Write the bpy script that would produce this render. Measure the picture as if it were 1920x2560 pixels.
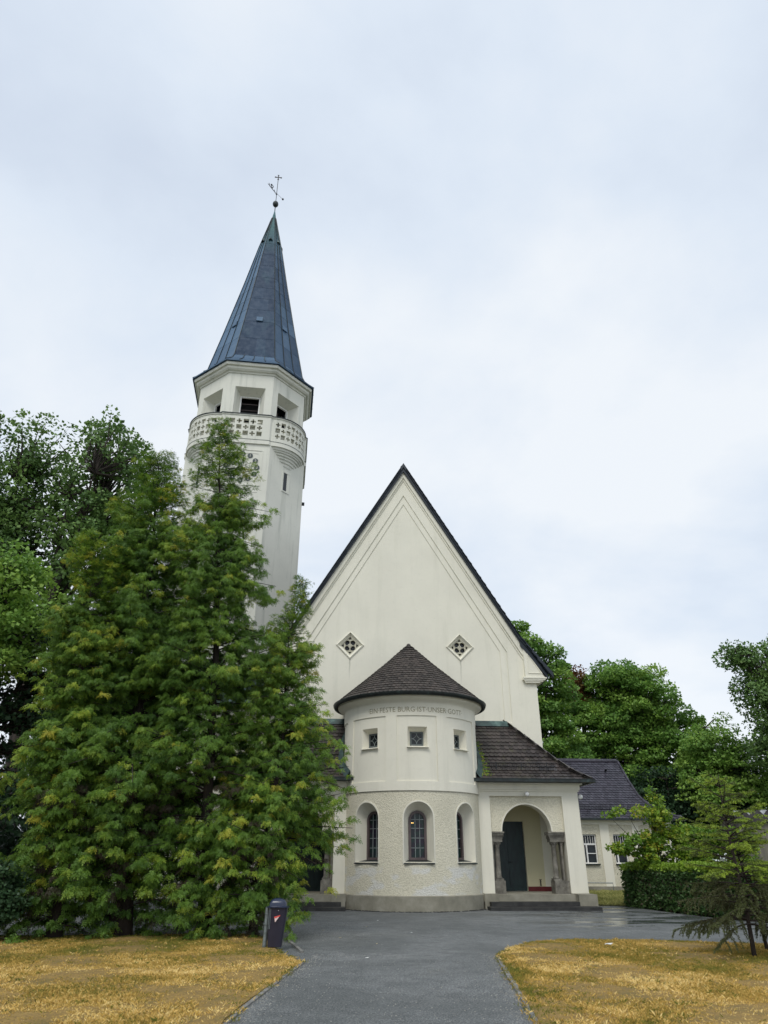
import bpy, math, random
import numpy as np
from mathutils import Vector, Matrix
from mathutils.geometry import delaunay_2d_cdt
R = math.radians
PI = math.pi
sc = bpy.context.scene
for o in list(bpy.data.objects):
    bpy.data.objects.remove(o)

# ------------------------------------------------------------------ camera
cam_d = bpy.data.cameras.new('camera')
cam = bpy.data.objects.new('camera', cam_d)
sc.collection.objects.link(cam)
sc.camera = cam
cam_d.sensor_fit = 'VERTICAL'
cam_d.sensor_height = 36.0
cam_d.lens = 1705.0 / 2560.0 * 36.0
cam_d.clip_end = 3000
cam_d.clip_start = 0.1
pitch, yaw, roll = R(26.87), R(3.70), R(0.14)
fwd = Vector((math.sin(yaw) * math.cos(pitch), math.cos(yaw) * math.cos(pitch), math.sin(pitch)))
rgt = Vector((math.cos(yaw), -math.sin(yaw), 0))
upv = rgt.cross(fwd)
r2 = math.cos(roll) * rgt + math.sin(roll) * upv
u2 = -math.sin(roll) * rgt + math.cos(roll) * upv
m = Matrix((r2, u2, -fwd)).transposed().to_4x4()
m.translation = Vector((0, 0, 1.6))
cam.matrix_world = m

# ------------------------------------------------------------------ light
SUN_ELEV, SUN_AZ = 52.0, 200.0          # azimuth clockwise from +Y (the church lies towards +Y)
wd = bpy.data.worlds.new('World')
sc.world = wd
wd.use_nodes = True
nt = wd.node_tree
nt.nodes.clear()
N = nt.nodes.new
L = nt.links.new
out = N('ShaderNodeOutputWorld')
bg = N('ShaderNodeBackground')
sky = N('ShaderNodeTexSky')
sky.sky_type = 'NISHITA'
sky.sun_disc = False
sky.sun_elevation = R(SUN_ELEV)
sky.sun_rotation = R(SUN_AZ)
tc = N('ShaderNodeTexCoord')
sep = N('ShaderNodeSeparateXYZ')
L(tc.outputs['Generated'], sep.inputs[0])
mx = N('ShaderNodeMath'); mx.operation = 'MAXIMUM'; mx.inputs[1].default_value = 0.0
L(sep.outputs['Z'], mx.inputs[0])
ad = N('ShaderNodeMath'); ad.operation = 'ADD'; ad.inputs[1].default_value = 0.28
L(mx.outputs[0], ad.inputs[0])
dv = N('ShaderNodeVectorMath'); dv.operation = 'DIVIDE'
cb = N('ShaderNodeCombineXYZ')
for i in range(3):
    L(ad.outputs[0], cb.inputs[i])
L(tc.outputs['Generated'], dv.inputs[0])
L(cb.outputs[0], dv.inputs[1])
n1 = N('ShaderNodeTexNoise'); n1.inputs['Scale'].default_value = 1.45; n1.inputs['Detail'].default_value = 7; n1.inputs['Roughness'].default_value = 0.52
n1.inputs['Distortion'].default_value = 0.15
L(dv.outputs[0], n1.inputs['Vector'])
rp = N('ShaderNodeValToRGB')
rp.color_ramp.elements[0].position = 0.35; rp.color_ramp.elements[0].color = (0.65, 0.73, 0.85, 1)
rp.color_ramp.elements[1].position = 0.61; rp.color_ramp.elements[1].color = (0.88, 0.925, 0.975, 1)
e = rp.color_ramp.elements.new(0.46); e.color = (0.74, 0.82, 0.925, 1)
L(n1.outputs['Fac'], rp.inputs[0])
sk = N('ShaderNodeVectorMath'); sk.operation = 'SCALE'; sk.inputs['Scale'].default_value = 0.10
L(sky.outputs[0], sk.inputs[0])
mixn = N('ShaderNodeMix'); mixn.data_type = 'RGBA'; mixn.inputs['Factor'].default_value = 0.93
L(sk.outputs[0], mixn.inputs['A']); L(rp.outputs[0], mixn.inputs['B'])
# below the horizon a plain dull tone
L(mixn.outputs['Result'], bg.inputs['Color'])
bg.inputs['Strength'].default_value = 1.05
L(bg.outputs[0], out.inputs[0])

sun_d = bpy.data.lights.new('sun', 'SUN')
sun_d.energy = 1.5
sun_d.angle = R(22)
sun_d.color = (1.0, 0.965, 0.90)
sun = bpy.data.objects.new('sun', sun_d)
sc.collection.objects.link(sun)
sd = Vector((math.sin(R(SUN_AZ)) * math.cos(R(SUN_ELEV)), math.cos(R(SUN_AZ)) * math.cos(R(SUN_ELEV)), math.sin(R(SUN_ELEV))))
sun.rotation_euler = sd.to_track_quat('Z', 'Y').to_euler()
sun.location = (0, 0, 80)
sc.view_settings.view_transform = 'Standard'
sc.view_settings.look = 'None'
sc.view_settings.exposure = 0.0
sc.view_settings.gamma = 1.0
sc.view_settings.use_curve_mapping = False
sc.render.engine = 'CYCLES'

# ------------------------------------------------------------------ helpers
def link(o):
    sc.collection.objects.link(o)
    return o

def tag(o, label=None, cat=None, group=None, kind=None):
    if label: o['label'] = label
    if cat: o['category'] = cat
    if group: o['group'] = group
    if kind: o['kind'] = kind
    return o

def empty(name, loc=(0, 0, 0), rz=0.0, label=None, cat=None, group=None):
    o = bpy.data.objects.new(name, None)
    link(o)
    o.location = loc
    o.rotation_euler = (0, 0, rz)
    o.empty_display_size = 0.2
    return tag(o, label, cat, group)

class MB:
    """collects faces; build() links them as one mesh object"""
    def __init__(s):
        s.v = []; s.f = []; s.t = []; s.tint = 0.5
    def add(s, vs, fs, tint=None):
        b = len(s.v)
        s.v.extend(tuple(p) for p in vs)
        t = s.tint if tint is None else tint
        for f in fs:
            s.f.append(tuple(b + i for i in f)); s.t.append(t)
    def box(s, x0, x1, y0, y1, z0, z1, tint=None):
        vs = [(x, y, z) for x in (x0, x1) for y in (y0, y1) for z in (z0, z1)]
        s.add(vs, [(0, 1, 3, 2), (4, 6, 7, 5), (0, 4, 5, 1), (2, 3, 7, 6), (0, 2, 6, 4), (1, 5, 7, 3)], tint)
    def bar(s, a, b, w, h, up=(0, 0, 1), tint=None):
        a = Vector(a); b = Vector(b); d = (b - a).normalized(); u = Vector(up)
        r = d.cross(u)
        if r.length < 1e-4: r = d.cross(Vector((1, 0, 0)))
        r.normalize(); u = r.cross(d)
        vs = []
        for p in (a, b):
            for i, j in ((-1, -1), (1, -1), (1, 1), (-1, 1)):
                vs.append(p + r * (w / 2 * i) + u * (h / 2 * j))
        s.add(vs, [(0, 1, 2, 3), (7, 6, 5, 4), (0, 4, 5, 1), (1, 5, 6, 2), (2, 6, 7, 3), (3, 7, 4, 0)], tint)
    def tube(s, pts, rad, n=8, cap=True, tint=None):
        pts = [Vector(p) for p in pts]
        if not hasattr(rad, '__len__'): rad = [rad] * len(pts)
        vs = []; ref = None
        for i, p in enumerate(pts):
            d = (pts[min(i + 1, len(pts) - 1)] - pts[max(i - 1, 0)]).normalized()
            if ref is None:
                ref = d.cross(Vector((0, 0, 1)))
                if ref.length < 0.05: ref = d.cross(Vector((1, 0, 0)))
            a = (ref - d * ref.dot(d)).normalized(); ref = a; b = d.cross(a)
            for k in range(n):
                t = 2 * PI * k / n
                vs.append(p + (a * math.cos(t) + b * math.sin(t)) * rad[i])
        fs = []
        for i in range(len(pts) - 1):
            for k in range(n):
                k2 = (k + 1) % n
                fs.append((i * n + k, i * n + k2, (i + 1) * n + k2, (i + 1) * n + k))
        if cap:
            fs.append(tuple(range(n - 1, -1, -1))); fs.append(tuple((len(pts) - 1) * n + k for k in range(n)))
        s.add(vs, fs, tint)
    def lathe(s, prof, c=(0, 0, 0), n=32, a0=0.0, a1=360.0, tint=None):
        full = abs(a1 - a0 - 360) < 1e-6
        m_ = n if full else n + 1
        vs = []
        for k in range(m_):
            t = R(a0 + (a1 - a0) * k / n)
            for r, z in prof:
                vs.append((c[0] + r * math.sin(t), c[1] - r * math.cos(t), c[2] + z))
        q = len(prof); fs = []
        for k in range(n):
            k2 = (k + 1) % m_
            for j in range(q - 1):
                fs.append((k * q + j, k2 * q + j, k2 * q + j + 1, k * q + j + 1))
        s.add(vs, fs, tint)
    def prism(s, poly, d0, d1, mapf, tint=None):
        n = len(poly)
        vs = [mapf(u, v, d0) for u, v in poly] + [mapf(u, v, d1) for u, v in poly]
        fs = [tuple(range(n)), tuple(range(2 * n - 1, n - 1, -1))]
        for i in range(n):
            j = (i + 1) % n
            fs.append((j, i, n + i, n + j))
        s.add(vs, fs, tint)
    def loft(s, rings, closed=True, tint=None):
        n = len(rings[0]); vs = [p for r in rings for p in r]; fs = []
        for i in range(len(rings) - 1):
            for k in range(n if closed else n - 1):
                k2 = (k + 1) % n
                fs.append((i * n + k, i * n + k2, (i + 1) * n + k2, (i + 1) * n + k))
        s.add(vs, fs, tint)
    def plate(s, outer, holes, d0, d1, mapf, maxlen=None, steiner=(), side=True, back=True, tint=None):
        """flat plate in (u,v) with holes, front at depth d0, back at d1, mapped by mapf(u,v,d)"""
        def sub(lp):
            if not maxlen: return [tuple(p) for p in lp]
            o = []
            for i, p in enumerate(lp):
                q = lp[(i + 1) % len(lp)]
                k = max(1, int(math.ceil(math.hypot(q[0] - p[0], q[1] - p[1]) / maxlen)))
                for j in range(k):
                    o.append((p[0] + (q[0] - p[0]) * j / k, p[1] + (q[1] - p[1]) * j / k))
            return o
        loops = [sub(outer)] + [sub(h) for h in holes]
        def inside(lp, x, y):
            c = False; j = len(lp) - 1
            for i in range(len(lp)):
                xi, yi = lp[i]; xj, yj = lp[j]
                if (yi > y) != (yj > y) and x < (xj - xi) * (y - yi) / (yj - yi) + xi: c = not c
                j = i
            return c
        def ok(x, y):
            return inside(loops[0], x, y) and not any(inside(h, x, y) for h in loops[1:])
        V = []; E = []
        for lp in loops:
            b = len(V); V += [Vector(p) for p in lp]
            E += [(b + i, b + (i + 1) % len(lp)) for i in range(len(lp))]
        for p in steiner:
            if ok(*p): V.append(Vector(p))
        ov, oe, of = delaunay_2d_cdt(V, E, [], 0, 1e-5)[:3]
        F = []
        for f in of:
            cx = sum(ov[i].x for i in f) / len(f); cy = sum(ov[i].y for i in f) / len(f)
            if ok(cx, cy): F.append(tuple(f))
        s.add([mapf(p.x, p.y, d0) for p in ov], F, tint)
        if back: s.add([mapf(p.x, p.y, d1) for p in ov], [tuple(reversed(f)) for f in F], tint)
        if side:
            for lp in loops:
                n = len(lp)
                vs = [mapf(u, v, d0) for u, v in lp] + [mapf(u, v, d1) for u, v in lp]
                s.add(vs, [(i, (i + 1) % n, n + (i + 1) % n, n + i) for i in range(n)], tint)
    def build(s, name, mat, parent=None, smooth=False, angle=None):
        me = bpy.data.meshes.new(name)
        me.from_pydata(s.v, [], s.f)
        me.materials.append(mat)
        a = me.attributes.new('tint', 'FLOAT', 'FACE')
        a.data.foreach_set('value', np.array(s.t, dtype=np.float32))
        me.update()
        if smooth:
            me.polygons.foreach_set('use_smooth', [True] * len(me.polygons))
            if angle:
                try: me.set_sharp_from_angle(angle=R(angle))
                except Exception: pass
        o = bpy.data.objects.new(name, me)
        link(o)
        if parent is not None: o.parent = parent
        return o

def np_mesh(name, V, F, tint, mat, parent=None):
    """V (n,3), F (m,k) all same k"""
    me = bpy.data.meshes.new(name)
    k = F.shape[1]
    me.vertices.add(len(V)); me.vertices.foreach_set('co', V.astype(np.float32).ravel())
    me.loops.add(F.size); me.loops.foreach_set('vertex_index', F.astype(np.int32).ravel())
    me.polygons.add(len(F)); me.polygons.foreach_set('loop_start', (np.arange(len(F)) * k).astype(np.int32))
    try: me.polygons.foreach_set('loop_total', np.full(len(F), k, dtype=np.int32))
    except Exception: pass
    me.update(calc_edges=True)
    a = me.attributes.new('tint', 'FLOAT', 'FACE'); a.data.foreach_set('value', tint.astype(np.float32))
    me.materials.append(mat)
    o = bpy.data.objects.new(name, me); link(o)
    if parent is not None: o.parent = parent
    return o

# ------------------------------------------------------------------ materials
class NT:
    def __init__(s, name):
        s.m = bpy.data.materials.new(name); s.m.use_nodes = True
        s.t = s.m.node_tree; s.t.nodes.clear()
        s.out = s.n('ShaderNodeOutputMaterial')
        s.b = s.n('ShaderNodeBsdfPrincipled')
        s.l(s.b.outputs[0], s.out.inputs[0])
        s.tc = s.n('ShaderNodeTexCoord')
    def n(s, t, **k):
        x = s.t.nodes.new(t)
        for a, b in k.items(): setattr(x, a, b)
        return x
    def l(s, a, b): s.t.links.new(a, b)
    def noise(s, scale, detail=4, rough=0.55, vec=None, dist=0.0):
        x = s.n('ShaderNodeTexNoise'); x.inputs['Scale'].default_value = scale
        x.inputs['Detail'].default_value = detail; x.inputs['Roughness'].default_value = rough
        x.inputs['Distortion'].default_value = dist
        s.l(vec if vec is not None else s.tc.outputs['Object'], x.inputs['Vector'])
        return x.outputs['Fac']
    def scaled(s, sx, sy, sz):
        x = s.n('ShaderNodeMapping'); x.inputs['Scale'].default_value = (sx, sy, sz)
        s.l(s.tc.outputs['Object'], x.inputs['Vector']); return x.outputs[0]
    def ramp(s, fac, stops):
        x = s.n('ShaderNodeValToRGB'); cr = x.color_ramp
        while len(cr.elements) > 1: cr.elements.remove(cr.elements[-1])
        cr.elements[0].position = stops[0][0]; cr.elements[0].color = (*stops[0][1], 1)
        for p, c in stops[1:]:
            e_ = cr.elements.new(p); e_.color = (*c, 1)
        s.l(fac, x.inputs[0]); return x.outputs[0]
    def fr(s, fac, a, b, lo=0.0, hi=1.0):
        x = s.n('ShaderNodeMapRange'); x.inputs['From Min'].default_value = a; x.inputs['From Max'].default_value = b
        x.inputs['To Min'].default_value = lo; x.inputs['To Max'].default_value = hi
        s.l(fac, x.inputs['Value']); return x.outputs[0]
    def mix(s, fac, a, b, mode='MIX'):
        x = s.n('ShaderNodeMix'); x.data_type = 'RGBA'; x.blend_type = mode
        for val, sock in ((fac, 'Factor'), (a, 'A'), (b, 'B')):
            if isinstance(val, (int, float)): x.inputs[sock].default_value = val
            elif isinstance(val, tuple): x.inputs[sock].default_value = (*val, 1)
            else: s.l(val, x.inputs[sock])
        return x.outputs['Result']
    def math(s, op, a, b=0.0):
        x = s.n('ShaderNodeMath'); x.operation = op
        for i, v in enumerate((a, b)):
            if isinstance(v, (int, float)): x.inputs[i].default_value = v
            else: s.l(v, x.inputs[i])
        return x.outputs[0]
    def attr(s, name='tint'):
        x = s.n('ShaderNodeAttribute'); x.attribute_name = name; return x.outputs['Fac']
    def bump(s, h, strength=0.3, dist=0.02):
        x = s.n('ShaderNodeBump'); x.inputs['Strength'].default_value = strength; x.inputs['Distance'].default_value = dist
        s.l(h, x.inputs['Height']); s.l(x.outputs[0], s.b.inputs['Normal'])
    def col(s, c):
        if isinstance(c, tuple): s.b.inputs['Base Color'].default_value = (*c, 1)
        else: s.l(c, s.b.inputs['Base Color'])
    def rough(s, v):
        if isinstance(v, (int, float)): s.b.inputs['Roughness'].default_value = v
        else: s.l(v, s.b.inputs['Roughness'])
    def spec(s, v): s.b.inputs['Specular IOR Level'].default_value = v
    def metal(s, v): s.b.inputs['Metallic'].default_value = v

M = {}
def m_plaster(key, c, dark, bump_s=0.15, streak=0.25, stains=()):
    k = NT(key)
    big = k.noise(0.45, 4, 0.6)
    fine = k.noise(6.0, 5, 0.6)
    st = k.noise(1.0, 5, 0.62, k.scaled(2.6, 2.6, 0.22))
    col = k.mix(k.fr(big, 0.38, 0.66), c, tuple(x * 0.93 for x in c))
    col = k.mix(k.math('MULTIPLY', k.fr(st, 0.52, 0.78), streak), col, dark)
    col = k.mix(k.math('MULTIPLY', k.fr(fine, 0.55, 0.75), 0.10), col, dark)
    sp = k.n('ShaderNodeSeparateXYZ'); k.l(k.tc.outputs['Object'], sp.inputs[0])
    for (sx, sz, ln, w) in stains:        # rain streaks below the tracery windows
        wob = k.math('MULTIPLY', k.math('SUBTRACT', k.noise(3.0, 2), 0.5), 0.08)
        dx = k.math('ABSOLUTE', k.math('ADD', k.math('SUBTRACT', sp.outputs['X'], sx), wob))
        a = k.fr(dx, 0.0, w, 1, 0)
        b = k.fr(sp.outputs['Z'], sz - ln, sz, 0, 1)
        b2 = k.fr(sp.outputs['Z'], sz, sz + 0.02, 1, 0)
        f = k.math('MULTIPLY', k.math('MULTIPLY', a, b), k.math('MULTIPLY', b2, 0.55))
        col = k.mix(f, col, (0.16, 0.17, 0.12))
    k.col(col); k.rough(0.9); k.spec(0.2)
    k.bump(k.noise(55.0, 3, 0.6), bump_s, 0.01)
    M[key] = k.m
m_plaster('plaster', (0.83, 0.80, 0.68), (0.42, 0.41, 0.33), 0.15, 0.24)
m_plaster('gable_plaster', (0.825, 0.80, 0.68), (0.42, 0.43, 0.33), 0.15, 0.20,
          stains=((0.43, 9.45, 1.0, 0.045), (5.39, 9.45, 1.1, 0.045)))
m_plaster('tower_plaster', (0.73, 0.725, 0.64), (0.36, 0.38, 0.32), 0.15, 0.6)
m_plaster('porch_inner', (0.72, 0.67, 0.45), (0.45, 0.42, 0.28), 0.15, 0.15)

k = NT('roughcast')
v1 = k.n('ShaderNodeTexVoronoi'); v1.inputs['Scale'].default_value = 25.0
wv = k.n('ShaderNodeVectorMath', operation='ADD')
dn = k.n('ShaderNodeTexNoise'); dn.inputs['Scale'].default_value = 9.0
k.l(k.tc.outputs['Object'], dn.inputs['Vector'])
sc_ = k.n('ShaderNodeVectorMath', operation='SCALE'); sc_.inputs['Scale'].default_value = 0.18
k.l(dn.outputs['Color'], sc_.inputs[0])
k.l(k.tc.outputs['Object'], wv.inputs[0]); k.l(sc_.outputs[0], wv.inputs[1]); k.l(wv.outputs[0], v1.inputs['Vector'])
hgt = k.math('ADD', v1.outputs['Distance'], k.math('MULTIPLY', k.noise(26, 3), 0.7))
spz = k.n('ShaderNodeSeparateXYZ'); k.l(k.tc.outputs['Object'], spz.inputs[0])
base = k.mix(k.fr(k.noise(0.8, 3), 0.4, 0.65), (0.79, 0.745, 0.595), (0.72, 0.68, 0.54))
pale = k.math('MULTIPLY', k.fr(k.noise(1.3, 2, vec=k.scaled(1, 1, 1.8)), 0.46, 0.54), k.fr(spz.outputs['Z'], 1.35, 1.25))
base = k.mix(k.math('MULTIPLY', pale, 0.85), base, (0.78, 0.775, 0.735))
base = k.mix(k.fr(v1.outputs['Distance'], 0.35, 0.75, 0, 0.35), base, (0.42, 0.40, 0.30))
k.col(base); k.rough(0.95); k.spec(0.15); k.bump(hgt, 0.65, 0.026)
M['roughcast'] = k.m
mc = k.m.copy(); M['roughcast_plain'] = mc
for nd_ in mc.node_tree.nodes:
    if nd_.type == 'MIX' and nd_.inputs['Factor'].is_linked and nd_.inputs['Factor'].links[0].from_node.type == 'MATH' and tuple(round(v, 3) for v in nd_.inputs['B'].default_value)[:3] == (0.78, 0.775, 0.735):
        nd_.inputs['B'].default_value = (0.70, 0.66, 0.52, 1)

k = NT('plinth_stone')
k.col(k.ramp(k.noise(1.7, 6, 0.65), [(0.3, (0.19, 0.18, 0.14)), (0.5, (0.27, 0.255, 0.20)), (0.7, (0.36, 0.34, 0.28))]))
k.rough(0.85); k.bump(k.noise(30, 4), 0.35, 0.02); M['plinth_stone'] = k.m
k = NT('carved_stone')
k.col(k.ramp(k.noise(5.0, 6, 0.65), [(0.3, (0.085, 0.078, 0.065)), (0.55, (0.19, 0.178, 0.15)), (0.75, (0.30, 0.285, 0.24))]))
k.rough(0.9); k.bump(k.noise(40, 4), 0.4, 0.02); M['carved_stone'] = k.m
k = NT('dark_stone')
k.col(k.ramp(k.noise(4.0, 5), [(0.35, (0.016, 0.016, 0.016)), (0.65, (0.042, 0.041, 0.038))]))
k.rough(0.6); k.bump(k.noise(40, 4), 0.3, 0.01); M['dark_stone'] = k.m

def m_tile(key, a, b, moss=0.0, rough=0.5):
    k = NT(key)
    c = k.mix(k.attr(), a, b)
    c = k.mix(k.math('MULTIPLY', k.fr(k.noise(1.2, 5, 0.7), 0.52, 0.7), 0.5), c, tuple(x * 0.55 for x in a))
    if moss: c = k.mix(k.math('MULTIPLY', k.fr(k.noise(2.2, 5, 0.7), 0.55, 0.7), moss), c, (0.10, 0.11, 0.035))
    k.col(c); k.rough(k.fr(k.noise(2.0, 4), 0.35, 0.65, rough - 0.15, rough + 0.2)); k.spec(0.45)
    k.bump(k.noise(25, 3), 0.25, 0.01); M[key] = k.m
m_tile('tile_brown', (0.032, 0.027, 0.024), (0.082, 0.067, 0.058), 0.0, 0.62)
m_tile('tile_porch', (0.029, 0.024, 0.023), (0.070, 0.057, 0.053), 0.35, 0.42)
m_tile('tile_slate', (0.012, 0.018, 0.027), (0.034, 0.046, 0.062), 0.0, 0.45)
m_tile('tile_blue', (0.022, 0.020, 0.030), (0.055, 0.050, 0.068), 0.0, 0.36)

k = NT('spire_copper')
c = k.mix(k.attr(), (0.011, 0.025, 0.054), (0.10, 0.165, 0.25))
c = k.mix(k.math('MULTIPLY', k.fr(k.noise(0.9, 5, 0.6, k.scaled(1, 1, 0.35)), 0.55, 0.75), 0.28), c, (0.07, 0.14, 0.15))
sz = k.n('ShaderNodeSeparateXYZ'); k.l(k.tc.outputs['Object'], sz.inputs[0])
c = k.mix(k.fr(sz.outputs['Z'], 43.5, 47.5, 0, 0.45), c, (0.10, 0.24, 0.20))
k.col(c); k.metal(0.0); k.rough(k.fr(k.noise(3, 4), 0.3, 0.7, 0.40, 0.60)); k.spec(0.25); k.b.inputs['Specular Tint'].default_value = (0.55, 0.75, 1.0, 1)
k.bump(k.noise(2.5, 3, 0.5, k.scaled(1, 1, 0.4)), 0.25, 0.05); M['spire_copper'] = k.m
k = NT('green_copper')
k.col(k.ramp(k.noise(3, 6, 0.65), [(0.35, (0.022, 0.038, 0.038)), (0.55, (0.045, 0.085, 0.078)), (0.72, (0.12, 0.20, 0.18))]))
k.rough(0.55); k.metal(0.2); M['green_copper'] = k.m
k = NT('dark_copper')
k.col(k.ramp(k.noise(4, 5, 0.65), [(0.4, (0.018, 0.022, 0.022)), (0.6, (0.03, 0.042, 0.042)), (0.78, (0.06, 0.10, 0.09))]))
k.rough(0.5); k.metal(0.3); M['dark_copper'] = k.m
def flat(key, c, rough=0.6, metal=0.0, nz=0.12, sc_n=8.0, spec=0.5):
    k = NT(key)
    k.col(k.mix(k.fr(k.noise(sc_n, 4), 0.35, 0.65), tuple(x * (1 - nz) for x in c), tuple(min(1, x * (1 + nz)) for x in c)))
    k.rough(rough); k.metal(metal); k.spec(spec); M[key] = k.m
flat('iron', (0.02, 0.022, 0.025), 0.5, 0.4)
flat('galvanised', (0.20, 0.23, 0.23), 0.5, 0.5, 0.25, 20)
flat('white_paint', (0.78, 0.78, 0.76), 0.4)
flat('lamp_globe', (0.85, 0.85, 0.83), 0.15)
flat('window_brown', (0.10, 0.075, 0.075), 0.5)
flat('leading', (0.27, 0.31, 0.31), 0.5)
flat('frame_grey', (0.10, 0.12, 0.12), 0.5)
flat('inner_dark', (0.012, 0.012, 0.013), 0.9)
flat('letter_paint', (0.34, 0.30, 0.19), 0.9)
flat('leaf_tan', (0.42, 0.37, 0.25), 0.9)
flat('red_tile', (0.14, 0.018, 0.02), 0.5)
flat('louvre_wood', (0.10, 0.078, 0.080), 0.7)
flat('grate_stone', (0.52, 0.50, 0.40), 0.85)
flat('wood_dark', (0.03, 0.018, 0.014), 0.6)
flat('concrete', (0.30, 0.29, 0.26), 0.85, 0, 0.25, 5)
flat('kerb_stone', (0.19, 0.185, 0.17), 0.9, 0, 0.35, 9)
flat('bin_plastic', (0.022, 0.020, 0.036), 0.42, 0, 0.15, 6)
flat('bin_lid', (0.02, 0.028, 0.06), 0.22, 0, 0.1, 6)
flat('sticker_red', (0.75, 0.10, 0.08), 0.5)
flat('sticker_white', (0.80, 0.62, 0.58), 0.5)
flat('poster_orange', (0.85, 0.30, 0.03), 0.5)
flat('poster_yellow', (0.85, 0.60, 0.10), 0.5)
flat('notice_white', (0.75, 0.75, 0.72), 0.5)
flat('car_paint', (0.62, 0.65, 0.66), 0.25, 0.1)
flat('car_glass', (0.03, 0.045, 0.05), 0.08)
flat('rubber', (0.02, 0.02, 0.02), 0.8)
flat('disc_dark', (0.035, 0.055, 0.055), 0.5)
flat('numeral_gold', (0.60, 0.58, 0.48), 0.5)
k = NT('door_paint'); sw = k.noise(8, 3, vec=k.scaled(1, 1, 0.3))
k.col(k.mix(k.fr(sw, 0.35, 0.65), (0.006, 0.020, 0.024), (0.012, 0.036, 0.038))); k.rough(0.45); M['door_paint'] = k.m
def m_glass(key, a, b, sc_n):
    k = NT(key)
    c = k.mix(k.fr(k.noise(sc_n, 1), 0.42, 0.58), a, b)
    k.col(c); k.rough(0.12); k.spec(0.35); k.bump(k.noise(3, 2), 0.1, 0.02); M[key] = k.m
m_glass('stained_glass', (0.010, 0.028, 0.024), (0.018, 0.012, 0.024), 3.0)
m_glass('dark_glass', (0.012, 0.015, 0.018), (0.02, 0.026, 0.03), 2.0)
k = NT('lamp_glow'); k.col((0.9, 0.6, 0.2)); k.b.inputs['Emission Color'].default_value = (1.0, 0.62, 0.18, 1); k.b.inputs['Emission Strength'].default_value = 2.5
M['lamp_glow'] = k.m

k = NT('shed_wall')
st = k.noise(1.0, 5, 0.65, k.scaled(2.4, 2.4, 0.18))
c = k.ramp(st, [(0.35, (0.055, 0.052, 0.045)), (0.52, (0.13, 0.125, 0.10)), (0.7, (0.21, 0.20, 0.15))])
k.col(c); k.rough(0.9); k.bump(k.noise(12, 4), 0.3, 0.02); M['shed_wall'] = k.m
flat('shed_fascia', (0.045, 0.040, 0.042), 0.8, 0, 0.3, 4)
flat('shed_roof', (0.48, 0.50, 0.52), 0.7, 0, 0.15, 3)

def m_leaf(key, stops, trans=0.25, rough=0.5):
    k = NT(key)
    c = k.ramp(k.attr(), stops)
    c = k.mix(k.fr(k.noise(0.9, 3), 0.3, 0.7, 0.0, 0.35), c, stops[1][1] if stops[1][0] < .1 else stops[0][1])
    k.col(c); k.rough(rough); k.spec(0.35)
    t = k.n('ShaderNodeBsdfTranslucent'); k.l(c, t.inputs['Color'])
    ms = k.n('ShaderNodeMixShader'); ms.inputs[0].default_value = trans
    k.l(k.b.outputs[0], ms.inputs[1]); k.l(t.outputs[0], ms.inputs[2]); k.l(ms.outputs[0], k.out.inputs[0])
    M[key] = k.m
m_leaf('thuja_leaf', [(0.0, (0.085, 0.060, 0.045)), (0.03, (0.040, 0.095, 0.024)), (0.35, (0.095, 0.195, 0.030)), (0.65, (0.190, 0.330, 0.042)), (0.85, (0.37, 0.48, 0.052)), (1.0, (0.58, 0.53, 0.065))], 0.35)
m_leaf('lime_leaf', [(0.0, (0.095, 0.20, 0.04)), (0.5, (0.185, 0.345, 0.065)), (1.0, (0.33, 0.50, 0.09))], 0.3)
m_leaf('oak_leaf', [(0.0, (0.06, 0.12, 0.04)), (0.5, (0.12, 0.22, 0.06)), (1.0, (0.21, 0.34, 0.085))], 0.25)
m_leaf('maple_leaf', [(0.0, (0.09, 0.20, 0.03)), (0.6, (0.22, 0.36, 0.035)), (0.85, (0.42, 0.46, 0.045)), (1.0, (0.50, 0.30, 0.04))], 0.35)
m_leaf('red_leaf', [(0.0, (0.10, 0.06, 0.02)), (0.5, (0.20, 0.07, 0.03)), (1.0, (0.16, 0.13, 0.03))], 0.3)
m_leaf('dark_leaf', [(0.0, (0.018, 0.042, 0.020)), (0.5, (0.032, 0.074, 0.030)), (1.0, (0.06, 0.12, 0.045))], 0.2)
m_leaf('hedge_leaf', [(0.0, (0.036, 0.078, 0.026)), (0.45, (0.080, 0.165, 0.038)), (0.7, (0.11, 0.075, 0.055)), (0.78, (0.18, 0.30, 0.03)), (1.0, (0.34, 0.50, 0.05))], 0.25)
m_leaf('spruce_needle', [(0.0, (0.095, 0.095, 0.045)), (0.4, (0.12, 0.16, 0.045)), (0.8, (0.30, 0.44, 0.05)), (1.0, (0.46, 0.62, 0.07))], 0.25)
k = NT('bark')
k.col(k.ramp(k.noise(6, 5, 0.65, k.scaled(1, 1, 0.3)), [(0.35, (0.018, 0.014, 0.011)), (0.65, (0.055, 0.042, 0.034))]))
k.rough(0.95); k.bump(k.noise(14, 4, 0.6, k.scaled(1, 1, 0.25)), 0.7, 0.03); M['bark'] = k.m
def m_grass(key, stops):
    k = NT(key); k.col(k.ramp(k.attr(), stops)); k.rough(0.7); k.spec(0.15); M[key] = k.m
GR = [(0.0, (0.085, 0.11, 0.020)), (0.22, (0.19, 0.18, 0.03)), (0.42, (0.38, 0.25, 0.055)), (0.7, (0.64, 0.42, 0.115)), (1.0, (0.90, 0.70, 0.30))]
m_grass('dry_grass', GR)
m_grass('pale_grass', [(0.0, (0.12, 0.15, 0.035)), (0.5, (0.24, 0.25, 0.075)), (1.0, (0.42, 0.40, 0.15))])
k = NT('lawn_soil')
f = k.noise(1.6, 6, 0.65); g = k.noise(28, 4, 0.7)
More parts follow.
